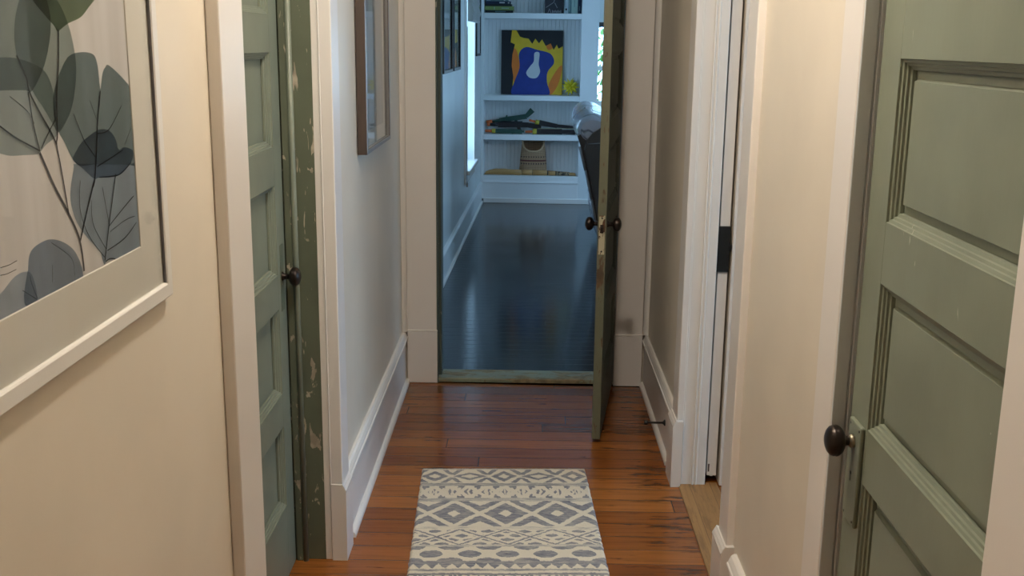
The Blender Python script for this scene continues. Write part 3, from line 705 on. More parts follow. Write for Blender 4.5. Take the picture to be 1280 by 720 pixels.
struct('wall_living_right', b, M['lwall'], 'right wall with windows in the room beyond the doorway', 'wall')
# windows: frame, sash rails, sill
def sash(name, box, horiz, label, mid=None):
    b = BM(); p0, p1, q0, q1, z0, z1 = box
    for k in ((p0, p0 + .04, z0, z1), (p1 - .04, p1, z0, z1), (p0, p1, z0, z0 + .05), (p0, p1, z1 - .05, z1)) + (((p0, p1, mid - .022, mid + .022),) if mid else ()):
        if horiz: fbx(b, k[0], k[1], q0, q1, k[2], k[3], .003)
        else: fbx(b, q0, q1, k[0], k[1], k[2], k[3], .003)
    return struct(name, b, M['gloss'], label, 'window')
w2 = sash('window_2', (WV0, WV1, U0 - .14, U0 - .105, WZ0, WZ1), False, 'bright narrow window in the left wall of the far room', 1.33)
b = BM(); fbx(b, U0 - .12, U0 + .045, WV0 - .06, WV1 + .06, WZ0 - .03, WZ0 + .004, .006)
fbx(b, U0 - .001, U0 + .014, WV0 - .085, WV0 + .0, WZ0 - .03, WZ1 + .09, .002); fbx(b, U0 - .001, U0 + .014, WV1, WV1 + .085, WZ0 - .03, WZ1 + .09, .002); fbx(b, U0 - .001, U0 + .014, WV0, WV1, WZ1, WZ1 + .09, .002)
fbx(b, U0 - .001, U0 + .012, WV0 - .06, WV1 + .06, WZ0 - .11, WZ0 - .03, .002)
struct('trim_22', b, M['gloss'], 'white casing and projecting sill of the bright left window', 'window trim')
w3 = sash('window_3', (.49, 1.75, VE + .05, VE + .09, .93, 2.2), True, 'bright window with garden view right of the shelves', 1.30)
for i, (v0, v1) in enumerate(RV): sash('window_%d' % (4 + i), (v0, v1, U1 + .05, U1 + .09, .6, 2.25), False, 'side window lighting the sofa, ' + ('nearer the doorway' if i == 0 else 'farther from the doorway'), 1.42)
def pane(name, box, parent):
    b = BM(); fbx(b, *box); obj(name, b, M['glass'], parent)
pane('pane', (U0 - .125, U0 - .121, WV0 + .04, WV1 - .04, WZ0 + .05, WZ1 - .05), w2)
pane('pane', (.53, 1.71, VE + .068, VE + .072, .98, 2.15), w3)
# cloth shade in the left window and over the end window
def shade(name, pts, along, a0, a1, label, mat):
    b = BM(); sweep(b, pts, along, a0, a1, smooth=False); return tag(obj(name, b, mat, at=fr(0, 0, 0)), label, 'shade')
M['shade'] = paint('grey_linen', (.30, .30, .29), .9)
M['shadedark'] = plain('dark_roller', (.05, .05, .055), .7)
rs = thing('roman_shade', 'grey folded roman shade drawn up at the top of the bright left window', 'shade', fr(U0, 4.2, 1.70))
b = BM()
prof = [(.016, 2.14), (.042, 2.14), (.046, 2.02), (.043, 1.93), (.058, 1.86), (.050, 1.83), (.068, 1.775), (.058, 1.745), (.060, 1.715), (.048, 1.700), (.018, 1.702)]
sweep(b, prof, lambda p, t: fr(U0 + p[0], t, p[1]), WV0 + .03, WV1 - .01); obj('cloth', b, M['shade'], rs)
b = BM(); fbx(b, U0 + .016, U0 + .05, WV0 + .03, WV1 - .01, 2.14, 2.165, .003); obj('headrail', b, M['lwhite'], rs)
b = BM(); rod(b, fr(U0 + .022, 3.735, 1.66), fr(U0 + .022, 3.735, .42), .0035); lathe(b, [(0, 0), (.006, .002), (.008, .03), (.005, .045), (0, .047)], Matrix.Translation(fr(U0 + .022, 3.735, .395)), 12); obj('cord', b, M['shade'], rs)
rs2 = thing('roller_shade', 'pale roller shade over the upper half of the window right of the shelves', 'shade', fr(1.15, VE - .01, 1.7))
b = BM(); fbx(b, .50, 1.74, VE + .012, VE + .016, 1.74, 2.18); obj('cloth', b, M['lwhite'], rs2)
b = BM(); fbx(b, .50, 1.74, VE + .005, VE + .025, 1.695, 1.742, .003); obj('hem_bar', b, M['shadedark'], rs2)
b = BM(); rod(b, fr(.50, VE + .014, 2.17), fr(1.74, VE + .014, 2.17), .018); obj('roller', b, M['lwhite'], rs2)
# baseboard of the left wall
b = BM()
sweep(b, [(0, 0), (.015, 0), (.015, .175), (.022, .180), (.022, .186), (.012, .20), (0, .205)], lambda p, t: fr(U0 + p[0], t, p[1]), -.01, 5.58)
sweep(b, [(.014, 0), (.030, 0), (.029, .010), (.024, .018), (.014, .022)], lambda p, t: fr(U0 + p[0], t, p[1]), -.01, 5.58, 1)
struct('baseboard_living_left', b, [M['lwhite'], M['gloss']], 'white baseboard along the left wall of the far room', 'baseboard')

# ------------------------------------------------------------------ built-in shelves
SV, SB, SL, SR = 5.58, 5.86, -.573, .352
SH = ((.222, .270), (.615, .669), (.993, 1.042), (1.760, 1.812), (2.28, 2.33))
bs = thing('built_in_bookshelf', 'white built-in bookshelf with beadboard back at the end of the far room', 'bookshelf', fr(-.04, SV + .15, 0))
b = BM(); u = SL - .012
while u < SR + .01:
    fbx(b, u, u + .0375, SB, SB + .012, .26, 2.5, .0035, seg=1); u += .0385
fbx(b, SL - .02, SR + .02, SB + .008, SB + .02, .25, 2.5); obj('beadboard_back', b, M['lwhite'], bs)
b = BM()
fbx(b, U0 + .001, SL, SV, SV + .02, .04, 2.55, .002); fbx(b, SR, .518, SV, SV + .02, .04, 2.55, .002); fbx(b, SL, SR, SV, SV + .02, .04, .2225, .002); fbx(b, SL, SR, SV, SV + .02, 2.33, 2.55)
fbx(b, SL - .0, SR + .004, SV - .008, SV + .002, .196, .212, .003)
obj('face_frame', b, M['lwhite'], bs)
b = BM(); fbx(b, .500, .518, SV + .018, VE - .003, 0, 2.55); fbx(b, SL - .018, SL, SV + .018, SB + .02, .2, 2.5); fbx(b, SR, SR + .018, SV + .018, SB + .02, .2, 2.5); obj('side_panel', b, M['lwhite'], bs)
for z0, z1 in SH:
    b = BM(); fbx(b, SL + .0005, SR - .0005, SV - (.004 if z0 > .3 else -.003), SB, z0, z1, .003); obj('shelf', b, M['lwhite'], bs)
b = BM(); fbx(b, U0 + .032, .52, SV - .014, SV + .001, .0, .047, .004); obj('base_trim', b, M['gloss'], bs)

# ---- things on the shelves (v = depth into the niche)
def book(name, box, mat, label, group=None, spine=None, tilt=0, T0=None):
    u0, u1, v0, v1, z0, z1 = box
    root = thing(name, label, 'book', fr((u0 + u1) / 2, (v0 + v1) / 2, z0), group)
    T = FR if T0 is None else FR @ T0
    flat = (z1 - z0) < (u1 - u0) and (z1 - z0) < .1
    b = BM(); th = .003
    if flat:
        bx(b, u0, u1, v0, v1, z0, z0 + th, .0008, T=T); bx(b, u0, u1, v0, v1, z1 - th, z1, .0008, T=T); bx(b, u0, u1, v0, v0 + th, z0, z1, .001, T=T)
        c = (u0 + .004, u1 - .004, v0 + th, v1 - .004, z0 + th, z1 - th)
    else:
        bx(b, u0, u0 + th, v0, v1, z0, z1, .0008, T=T); bx(b, u1 - th, u1, v0, v1, z0, z1, .0008, T=T); bx(b, u0, u1, v0, v0 + th, z0, z1, .001, T=T)
        c = (u0 + th, u1 - th, v0 + th, v1 - .004, z0 + .004, z1 - .004)
    obj('cover', b, mat, root)
    b = BM(); bx(b, *c, T=T); obj('pages', b, M['pages'], root)
    for (a0, a1, c0, c1, mt) in spine or []:
        b = BM(); bx(b, a0, a1, v0 - .0008, v0 + .0004, c0, c1, T=T); obj('spine_mark', b, mt, root)
    return root
M['pages'] = plain('paper_pages', (.55, .52, .45), .8)
CB = lambda n, c, r=.4: plain('book_' + n, c, r)
k_dark, k_green, k_navy, k_teal, k_mint, k_pale, k_wh = CB('black', (.012, .016, .016)), CB('green', (.19, .26, .075)), CB('navy', (.012, .02, .05)), CB('teal', (.09, .17, .18)), CB('mint', (.30, .42, .38)), CB('pale', (.36, .44, .46)), CB('white', (.6, .62, .6))
z = 1.812; g = 'books stacked on the top shelf'
book('book', (-.568, -.300, 5.63, 5.83, z, z + .026), k_dark, 'black book at the bottom of the stack on the top shelf', g, [(-.47, -.37, z + .008, z + .018, k_teal)]); z += .0262
book('book', (-.571, -.293, 5.625, 5.82, z, z + .036), k_green, 'yellow green book in the stack on the top shelf', g, [(-.48, -.475, z + .006, z + .03, k_pale), (-.41, -.34, z + .016, z + .021, k_pale)]); z += .0362
book('book', (-.568, -.312, 5.63, 5.82, z, z + .019), k_dark, 'thin black book on top of the yellow green book', g); z += .0192
book('book', (-.560, -.322, 5.632, 5.81, z, z + .026), k_navy, 'slate blue book with white spine mark near the top of the stack', g, [(-.43, -.38, z + .009, z + .018, k_wh), (-.35, -.335, z + .008, z + .016, k_wh)]); z += .0262
book('book', (-.565, -.345, 5.636, 5.80, z, z + .05), k_teal, 'thick teal book topmost in the stack', g, [(-.55, -.515, z + .006, z + .04, k_pale), (-.39, -.375, z + .006, z + .04, k_wh)])
g = 'upright books on the top shelf'; z = 1.812
for (u0, u1, h, m, lb, sp) in ((.186, .224, .25, k_pale, 'pale blue upright book with dark spot on its spine', [(.196, .212, .03, .048, k_dark), (.190, .194, .06, .2, k_teal)]), (.2245, .254, .262, k_teal, 'teal upright book between two pale ones', [(.232, .236, .02, .2, k_mint)]), (.2545, .313, .245, k_mint, 'thick mint upright book', [(.279, .284, .06, .18, k_teal)]), (.3135, .348, .25, k_navy, 'navy upright book against the right side of the shelf', [(.326, .334, .03, .07, k_teal)])):
    book('book', (u0, u1, 5.62, 5.80, z, z + h), m, lb, g, [(a0, a1, z + c0, z + c1, mt) for a0, a1, c0, c1, mt in sp])
# magazine shown face out: dark cover with pale strokes
mg = thing('magazine', 'dark magazine standing face out beside the upright books', 'magazine', fr(.09, 5.7, 1.812))
TM = FR @ Matrix.Translation((.09, 5.66, 1.8125)) @ Matrix.Rotation(math.radians(-9), 4, 'X')
b = BM(); bx(b, -.09, .09, 0, .008, 0, .25, .001, T=TM); obj('cover', b, plain('magazine_cover', (.035, .032, .040), .3), mg)
b = BM()
for p, q, w in (((-.078, .056), (-.005, .105), .006), ((-.005, .105), (.012, .16), .006), ((.004, .10), (.030, .052), .006), ((-.06, .004), (-.045, .045), .005), ((-.045, .045), (-.03, .004), .005)):
    d = Vector((q[0] - p[0], 0, q[1] - p[1])); n = Vector((-d.z, 0, d.x)).normalized() * w / 2
    b.faces.new([b.verts.new(TM @ (Vector((x, -.0006, zz)) + s * n)) for (x, zz), s in ((p, 1), (q, 1), (q, -1), (p, -1))])
for i in range(7): bx(b, -.02 + i * .013, -.011 + i * .013, -.0007, -.0003, .006 + (i % 3) * .002, .032 - (i % 2) * .006, T=TM)
obj('cover_art', b, CB('strokes', (.26, .26, .28)), mg)

# abstract canvas (plain colour fields) leaning on the second shelf
cv = thing('canvas_painting', 'square blue, yellow and black abstract canvas on the middle shelf', 'painting', fr(-.115, 5.80, 1.042))
CW, CH = .600, .616
TC = FR @ Matrix.Translation((-.118 - CW / 2, 5.795, 1.0425)) @ Matrix.Rotation(math.radians(-3.5), 4, 'X')
b = BM(); bx(b, 0, CW, .002, .022, 0, CH, .002, T=TC); obj('stretcher', b, plain('canvas_edge', (.03, .03, .035), .7), cv)
def flat(col, nm, var=.15): 
    t = NT(nm); n = t.noise(t.coord(), 14, 4); return t.pbr(t.mix(n, tuple(c * (1 - var) for c in col), tuple(min(1, c * (1 + var)) for c in col)), .45)
def field(P, dd, mat, name, sm=True):
    b = BM(); Q = smoothpoly([(x * CW, (1 - y) * CH) for x, y in P]) if sm else [(x * CW, (1 - y) * CH) for x, y in P]
    Q = [(min(CW - .001, max(.001, x)), min(CH - .001, max(.001, zz))) for x, zz in Q]
    f = b.faces.new([b.verts.new(TC @ Vector((x, .0018 - dd, zz))) for x, zz in Q]); bmesh.ops.triangulate(b, faces=[f]); obj(name, b, mat, cv, fix=False)
yel, ora, bla, blu, whi = flat((.80, .50, .02), 'canvas_yellow'), flat((.80, .20, .02), 'canvas_orange'), flat((.008, .008, .012), 'canvas_black', .3), flat((.012, .035, .26), 'canvas_blue', .35), flat((.62, .64, .66), 'canvas_white', .05)
field([(0, 0), (1, 0), (1, 1), (0, 1)], 0, yel, 'yellow_field', False)
field([(.80, 1.0), (.78, .84), (.90, .62), (.99, .54), (.97, .72), (.90, .90)], .0004, ora, 'orange_field')
field([(.17, .32), (.24, .30), (.30, .5), (.33, .62), (.24, .85), (.16, .60)], .0004, ora, 'orange_field')
field([(.72, .2), (.80, .18), (.84, .26), (.76, .30)], .0004, ora, 'orange_field')
field([(0, 0), (.17, 0), (.15, .19), (.22, .22), (.18, .38), (.17, .55), (.20, .72), (.18, 1), (0, 1)], .0008, bla, 'black_field', False)
field([(.24, 0), (1, 0), (1, .24), (.93, .28), (.90, .22), (.85, .30), (.80, .20), (.72, .24), (.66, .14), (.61, .20), (.55, .13), (.50, .21), (.44, .13), (.36, .12), (.30, .10)], .0008, bla, 'black_field', False)
field([(.18, 1.0), (.22, .80), (.30, .58), (.29, .36), (.40, .26), (.58, .30), (.80, .36), (.86, .50), (.76, .64), (.75, .80), (.79, 1.0), (.5, 1.02)], .0012, blu, 'blue_field')
field([(.54, .35), (.62, .35), (.61, .52), (.635, .64), (.58, .735), (.47, .735), (.41, .66), (.47, .56), (.53, .48)], .0016, whi, 'white_field')
# spiky yellow star ball
sp = thing('spiky_star', 'yellow spiky star ball beside the abstract canvas', 'ornament', fr(.262, 5.74, 1.042))
cc = Vector(fr(.262, 5.74, 1.125)); b = BM(); bmesh.ops.create_icosphere(b, subdivisions=2, radius=.040)
for v in b.verts: v.co += cc
for f in b.faces: f.smooth = True
obj('core', b, flat((.55, .47, .03), 'star_yellow', .12), sp)
b = BM(); N = 26
for i in range(N):
    y = 1 - 2 * (i + .5) / N; rr = math.sqrt(1 - y * y); ph = i * 2.39996; d = Vector((rr * math.cos(ph), rr * math.sin(ph), y))
    lathe(b, [(0, .020), (.019, .030), (.010, .06), (0, .094)], axis(cc, d), 8)
obj('spikes', b, M['star'] if 'star' in M else flat((.80, .66, .03), 'star_spike', .2), sp)

# toy blasters heaped on the third shelf; p,q = (u,z) ends
TGREEN, TBLACK, TORANGE, TYELLOW, TSTRAP = plain('toy_green', (.012, .065, .048), .4), plain('toy_black', (.009, .010, .014), .35), plain('toy_orange', (.60, .13, .03), .5), plain('toy_yellow', (.45, .38, .04), .5), plain('toy_strap', (.30, .28, .17), .8)
def toy(label, parts, v, at):
    root = thing('toy_blaster', label, 'toy', fr(at[0], v, at[1]), 'toy blasters on the third shelf')
    for nm, p, q, r0, r1, mat in parts:
        b = BM()
        if nm in ('stock', 'grip', 'receiver', 'magazine'):
            p3, q3 = Vector((p[0], v, p[1])), Vector((q[0], v, q[1])); d = (q3 - p3); L = d.length; d.normalize(); nn = Vector((-d.z, 0, d.x)); w = .016
            vs = []
            for s0, c in ((0, p3), (.25, p3 + d * L * .25), (.7, p3 + d * L * .7), (1, q3)):
                r = r0 + (r1 - r0) * s0
                vs.append([b.verts.new(FR @ (c + nn * a_ * r + Vector((0, c_ * w, 0)))) for a_, c_ in ((-1, -.8), (-.8, -1), (.8, -1), (1, -.8), (1, .8), (.8, 1), (-.8, 1), (-1, .8))])
            for A, B in zip(vs, vs[1:]):
                for i in range(8): b.faces.new((A[i], A[(i + 1) % 8], B[(i + 1) % 8], B[i]))
            b.faces.new(vs[0][::-1]); b.faces.new(vs[-1])
        else: rod(b, fr(p[0], v, p[1]), fr(q[0], v, q[1]), r0, r1, 16)
        obj(nm, b, mat, root)
toy('black toy blaster lying across the middle of the third shelf', [('receiver', (-.44, .752), (-.14, .752), .026, .024, TBLACK), ('barrel', (-.52, .752), (-.44, .752), .014, .016, TBLACK), ('muzzle_tip', (-.548, .750), (-.52, .752), .017, .017, TORANGE), ('stock', (-.16, .752), (-.015, .735), .022, .030, TBLACK), ('grip', (-.24, .735), (-.22, .685), .016, .014, TBLACK), ('rail', (-.42, .781), (-.2, .781), .006, .006, TBLACK)], 5.735, (-.28, .669))
toy('dark green toy blaster with raised stock at the back of the heap', [('receiver', (-.43, .790), (-.16, .832), .022, .024, TGREEN), ('barrel', (-.50, .776), (-.42, .790), .013, .014, TGREEN), ('muzzle_tip', (-.555, .766), (-.50, .776), .022, .019, TORANGE), ('stock', (-.165, .832), (-.105, .895), .020, .028, TGREEN), ('sight', (-.365, .815), (-.355, .840), .008, .006, TGREEN), ('magazine', (-.27, .80), (-.25, .73), .014, .014, TGREEN)], 5.785, (-.33, .669))
toy('green toy blaster with orange tip at the front left of the third shelf', [('muzzle_tip', (-.562, .695), (-.495, .695), .014, .015, TORANGE), ('collar', (-.495, .695), (-.460, .696), .022, .023, TYELLOW), ('receiver', (-.46, .696), (-.20, .693), .021, .019, TGREEN), ('barrel', (-.22, .694), (-.18, .694), .012, .010, TGREEN), ('grip', (-.3, .69), (-.285, .676), .012, .01, TGREEN)], 5.655, (-.38, .669))
toy('black toy blaster with yellow collar at the front right of the third shelf', [('muzzle_tip', (-.170, .691), (-.100, .694), .011, .013, TORANGE), ('collar', (-.098, .696), (-.058, .696), .027, .027, TYELLOW), ('receiver', (-.058, .696), (.19, .697), .025, .024, TBLACK), ('stock', (.18, .697), (.320, .694), .018, .024, TBLACK), ('strap', (-.05, .722), (.30, .728), .004, .004, TSTRAP)], 5.66, (.07, .669))
toy('black toy blaster with orange tip slanting over the right of the heap', [('muzzle_tip', (-.135, .802), (-.072, .787), .010, .013, TORANGE), ('collar', (-.072, .787), (-.035, .779), .023, .022, TYELLOW), ('receiver', (-.035, .779), (.14, .749), .026, .019, TBLACK), ('stock', (.13, .750), (.325, .738), .016, .012, TBLACK), ('strap', (-.03, .752), (.26, .741), .004, .004, TSTRAP)], 5.69, (.09, .669))

# woven basket with dipped front rim
bk = thing('basket', 'tan woven basket with red brown bands and dipped rim on the bottom shelf', 'basket', fr(-.09, 5.745, .271))
t = NT('wicker'); c = t.coord(); o = sepxyz(t, c); zz_ = o[2]
w = t.math('ADD', t.math('SINE', t.math('MULTIPLY', o[0], 420)), t.math('SINE', t.math('MULTIPLY', zz_, 520)))
tan = t.mix(t.smooth(w, -.8, .8), (.25, .145, .08), (.46, .30, .17))
def band(z0, z1): return t.math('MULTIPLY', t.smooth(zz_, z0 - .002, z0 + .002), t.math('SUBTRACT', 1, t.smooth(zz_, z1 - .002, z1 + .002)))
dots = t.smooth(t.math('SINE', t.math('MULTIPLY', o[0], 260)), -.3, .2)
colr = t.mix(t.math('MULTIPLY', band(.168, .180), dots), tan, (.07, .04, .03)); colr = t.mix(band(.130, .145), colr, (.11, .022, .02)); colr = t.mix(t.math('MULTIPLY', band(.100, .114), dots), colr, (.06, .035, .03))
M['wicker'] = t.pbr(colr, .8, normal=t.bump(w, .4, .003))
def rim(a): return .332 - .105 * max(0, -math.sin(a)) ** 1.3
def ring_at(a, s, off=0.0):
    H = rim(a); z_ = s * H; tt = z_ / .332; ru = (.138 - .030 * tt ** 1.5) + off; rv = (.085 - .012 * tt) + off
    return Vector(fr(-.09 + ru * math.copysign(abs(math.cos(a)) ** .75, math.cos(a)), 5.745 + rv * math.copysign(abs(math.sin(a)) ** .8, math.sin(a)), .271 + z_))
def shell(b, off, n=56, m=14, flip=False):
    Rg = [[b.verts.new(ring_at(2 * math.pi * i / n, j / m, off)) for i in range(n)] for j in range(m + 1)]
    for A, B in zip(Rg, Rg[1:]):
        for i in range(n): b.faces.new((A[i], A[(i + 1) % n], B[(i + 1) % n], B[i])).smooth = True
    return Rg
b = BM(); o1 = shell(b, 0); o2 = shell(b, -.007); n = 56
for i in range(n): b.faces.new((o1[-1][i], o1[-1][(i + 1) % n], o2[-1][(i + 1) % n], o2[-1][i]))
b.faces.new(o1[0][::-1]); b.faces.new(o2[0]); obj('body', b, M['wicker'], bk)
b = BM(); P = [ring_at(2 * math.pi * i / n, 1.0, -.003) for i in range(n)]
rr = []
for i, p in enumerate(P):
    tg = (P[(i + 1) % n] - P[i - 1]).normalized(); up = Vector((0, 0, 1)); sd = tg.cross(up).normalized(); up = sd.cross(tg)
    rr.append([b.verts.new(p + sd * .0095 * math.cos(a) + up * .0095 * math.sin(a)) for a in [k * math.pi / 4 for k in range(8)]])
for i in range(n):
    for k in range(8): b.faces.new((rr[i][k], rr[i][(k + 1) % 8], rr[(i + 1) % n][(k + 1) % 8], rr[(i + 1) % n][k])).smooth = True
obj('rim', b, plain('wicker_rim', (.50, .34, .20), .8), bk)
# long carved wooden paddle lying in front of the basket
pd = thing('wooden_paddle', 'long pale carved wooden paddle lying in front of the basket', 'paddle', fr(-.11, 5.63, .271))
M['paddle'] = plain('pale_carved_wood', (.45, .25, .085), .5); M['paddledark'] = plain('dark_wood_band', (.03, .02, .014), .5); M['paddlemid'] = worn('patterned_wood', (.30, .21, .11), (.05, .035, .025), .52, .5, 60, .6)
def paddle(b, stations):
    n = 14; Rg = []
    for u_, h_ in stations:
        Rg.append([b.verts.new(fr(u_, 5.63 + .016 * math.cos(k * 2 * math.pi / n), .2715 + h_ / 2 + h_ / 2 * math.sin(k * 2 * math.pi / n))) for k in range(n)])
    for A, B in zip(Rg, Rg[1:]):
        for k in range(n): b.faces.new((A[k], A[(k + 1) % n], B[(k + 1) % n], B[k])).smooth = True
    b.faces.new(Rg[0][::-1]); b.faces.new(Rg[-1]); return b
obj('blade', paddle(BM(), [(-.562, .012), (-.552, .030), (-.52, .046), (-.46, .060), (-.38, .060), (-.3, .054), (-.20, .052)]), M['paddle'], pd)
obj('shaft', paddle(BM(), [(-.196, .052), (-.15, .052), (-.094, .054)]), M['paddle'], pd)
obj('shaft', paddle(BM(), [(-.090, .054), (0, .050), (.052, .049)]), M['paddle'], pd)
obj('band', paddle(BM(), [(.052, .047), (.063, .047)]), M['paddledark'], pd); obj('grip', paddle(BM(), [(.063, .046), (.133, .044)]), M['paddle'], pd)
obj('band', paddle(BM(), [(.133, .044), (.143, .044)]), M['paddledark'], pd); obj('grip', paddle(BM(), [(.143, .043), (.27, .036)]), M['paddlemid'], pd); obj('end_knob', paddle(BM(), [(.27, .030), (.30, .032), (.325, .028), (.332, .014)]), M['paddle'], pd)
for u_ in (-.1965, -.0925):
    obj('band', paddle(BM(), [(u_ - .0012, .0538), (u_ + .0012, .0538)]), M['paddledark'], pd)

# ------------------------------------------------------------------ pictures on the far left wall
TW = FR @ Matrix(((0, -1, 0, U0), (1, 0, 0, 0), (0, 0, 1, 0), (0, 0, 0, 1)))
def wallpic(v0, v1, z0, z1, label, cols, seed, d=.028):
    root = thing('framed_picture', label, 'picture', fr(U0, (v0 + v1) / 2, z0), None)
    obj('frame', frame_bm(TW, v0, v1, z0, z1, .022, d, .001, 1, .012, 0), M['blackframe'], root)
    t = NT('picture_art'); nn = t.noise(t.coord((1, 1, 1), loc=(seed, seed * 2, 0)), 5, 3)
    b = BM(); bx(b, v0 + .02, v1 - .02, -.013, -.004, z0 + .02, z1 - .02, T=TW)
    obj('print', b, t.pbr(t.ramp(nn, [(.3 + .4 * i / (len(cols) - 1), c) for i, c in enumerate(cols)]), .5), root)
    b = BM(); b.faces.new([b.verts.new(TW @ Vector(p)) for p in ((v0 + .02, -.017, z0 + .02), (v1 - .02, -.017, z0 + .02), (v1 - .02, -.017, z1 - .02), (v0 + .02, -.017, z1 - .02))]); obj('glass', b, M['glass'], root, fix=False)
wallpic(1.92, 2.50, 1.345, 2.0, 'black framed dark picture on the far left wall nearest the doorway', [(.03, .07, .09), (.20, .22, .20), (.24, .11, .08)], 1)
wallpic(2.60, 3.09, 1.345, 2.0, 'second black framed picture on the far left wall', [(.05, .06, .05), (.17, .19, .13), (.25, .28, .26)], 2)
wallpic(4.80, 5.30, 1.418, 2.05, 'slim black framed picture past the bright left window', [(.2, .24, .26), (.3, .35, .36)], 3, .022)

# ------------------------------------------------------------------ sofa seen end on past the open door
sf = thing('sofa', 'glossy dark leather sofa with painted pale sheen seen end on behind the open door', 'sofa', fr(.8, 3.2, 0))
t = NT('painted_sheen_leather'); n = t.noise(t.coord((1, .5, 1)), 6, 3); cr = t.noise(t.coord((1, .5, 1), loc=(2, 5, 1)), 4.5, 1, .4, dist=.4)
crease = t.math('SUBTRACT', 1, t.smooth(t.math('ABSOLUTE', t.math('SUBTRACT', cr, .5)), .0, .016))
M['leather'] = t.pbr(t.mix(t.math('MULTIPLY', crease, .6), t.mix(n, (.26, .26, .30), (.42, .42, .47)), (.025, .022, .025)), .22, normal=t.bump(t.math('SUBTRACT', n, crease), .5, .02), spec=.7)  # pale base paints the window highlights on dark glossy leather
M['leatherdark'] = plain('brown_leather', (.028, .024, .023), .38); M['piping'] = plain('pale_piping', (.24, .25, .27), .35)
SV0, SV1 = 2.42, 4.3
back = [(.455, .18), (.425, .34), (.392, .50), (.345, .70), (.300, .86), (.275, .93), (.40, 1.00), (.56, .95), (.58, .70), (.60, .42), (.62, .18)]
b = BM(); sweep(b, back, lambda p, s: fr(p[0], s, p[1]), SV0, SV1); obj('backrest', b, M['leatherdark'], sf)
b = BM(); C0 = (.372, .972); rr = []
for k in range(36):
    a = 2 * math.pi * k / 36; rr.append((C0[0] + .118 * math.cos(a) * (1.25 if math.cos(a) > 0 else 1), C0[1] + .112 * math.sin(a)))
n_ = 14; Rg = []
for j in range(n_ + 1):
    f_ = j / n_; s = SV0 - .035 + (SV1 - SV0 + .07) * f_; e = min(f_, 1 - f_) * n_; sc = (.62, .86, .96, 1.0)[min(3, int(e))]; wv = 1 + .03 * math.sin(j * 2.1)
    Rg.append([b.verts.new(fr(C0[0] + (p[0] - C0[0]) * sc * wv, s, C0[1] + (p[1] - C0[1]) * sc * wv)) for p in rr])
for A, B in zip(Rg, Rg[1:]):
    for k in range(36): b.faces.new((A[k], A[(k + 1) % 36], B[(k + 1) % 36], B[k])).smooth = True
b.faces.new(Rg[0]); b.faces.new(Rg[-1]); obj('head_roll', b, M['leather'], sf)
b = BM()
pts = [(.450, .20), (.420, .34), (.387, .50), (.340, .70), (.296, .86)]
for p, q in zip(pts, pts[1:]): rod(b, fr(p[0] - .004, SV0 - .003, p[1]), fr(q[0] - .004, SV0 - .003, q[1]), .009, seg=10)
obj('piping', b, M['piping'], sf)
b = BM(); sp_ = [(.440, .30), (.405, .50), (.357, .70), (.322, .84), (.335, .905), (.375, .955), (.430, .992), (.50, 1.01), (.60, .96), (.61, .70), (.61, .30)]
sweep(b, sp_, lambda p, s: fr(p[0], s, p[1]), SV0 - .075, SV0 + .02); obj('end_panel', b, M['leatherdark'], sf)
b = BM()
for z_, uu in ((.955, .33),): rod(b, fr(.345, SV0 - .077, .885), fr(.60, SV0 - .077, .905), .003, seg=8)
obj('seam', b, M['piping'], sf)
b = BM(); bs_ = []
for k in range(24):
    a = 2 * math.pi * k / 24; bs_.append((.53 + .135 * math.cos(a), .36 + .25 * math.sin(a)))
Rg = []
for j in range(9):
    f_ = j / 8; s = SV0 + .18 + (SV1 - SV0 - .30) * f_; sc = .72 if j in (0, 8) else (.95 if j in (1, 7) else 1)
    Rg.append([b.verts.new(fr(.53 + (p[0] - .53) * sc, s, .36 + (p[1] - .36) * sc)) for p in bs_])
for A, B in zip(Rg, Rg[1:]):
    for k in range(24): b.faces.new((A[k], A[(k + 1) % 24], B[(k + 1) % 24], B[k])).smooth = True
b.faces.new(Rg[0]); b.faces.new(Rg[-1]); obj('lower_bolster', b, M['leather'], sf)
b = BM(); fbx(b, .58, 1.35, SV0 + .02, SV1 - .02, .14, .42, .03, seg=3); obj('base', b, M['leatherdark'], sf)
for v0 in (SV0 + .2, SV0 + .95):
    b = BM(); fbx(b, .62, 1.37, v0, v0 + .73, .42, .56, .05, seg=4); obj('seat_cushion', b, M['leather'], sf)
for v0 in (SV0, SV1 - .19):
    b = BM(); fbx(b, .60, 1.36, v0, v0 + .19, .14, .66, .06, seg=4); obj('armrest', b, M['leatherdark'], sf)
for u_, v_ in ((.66, SV0 + .07), (1.28, SV0 + .07), (.66, SV1 - .07), (1.28, SV1 - .07)):
    b = BM(); lathe(b, [(0, 0), (.018, 0), (.030, .145), (0, .145)], Matrix.Translation(fr(u_, v_, 0)), 16); obj('leg', b, M['black'], sf)

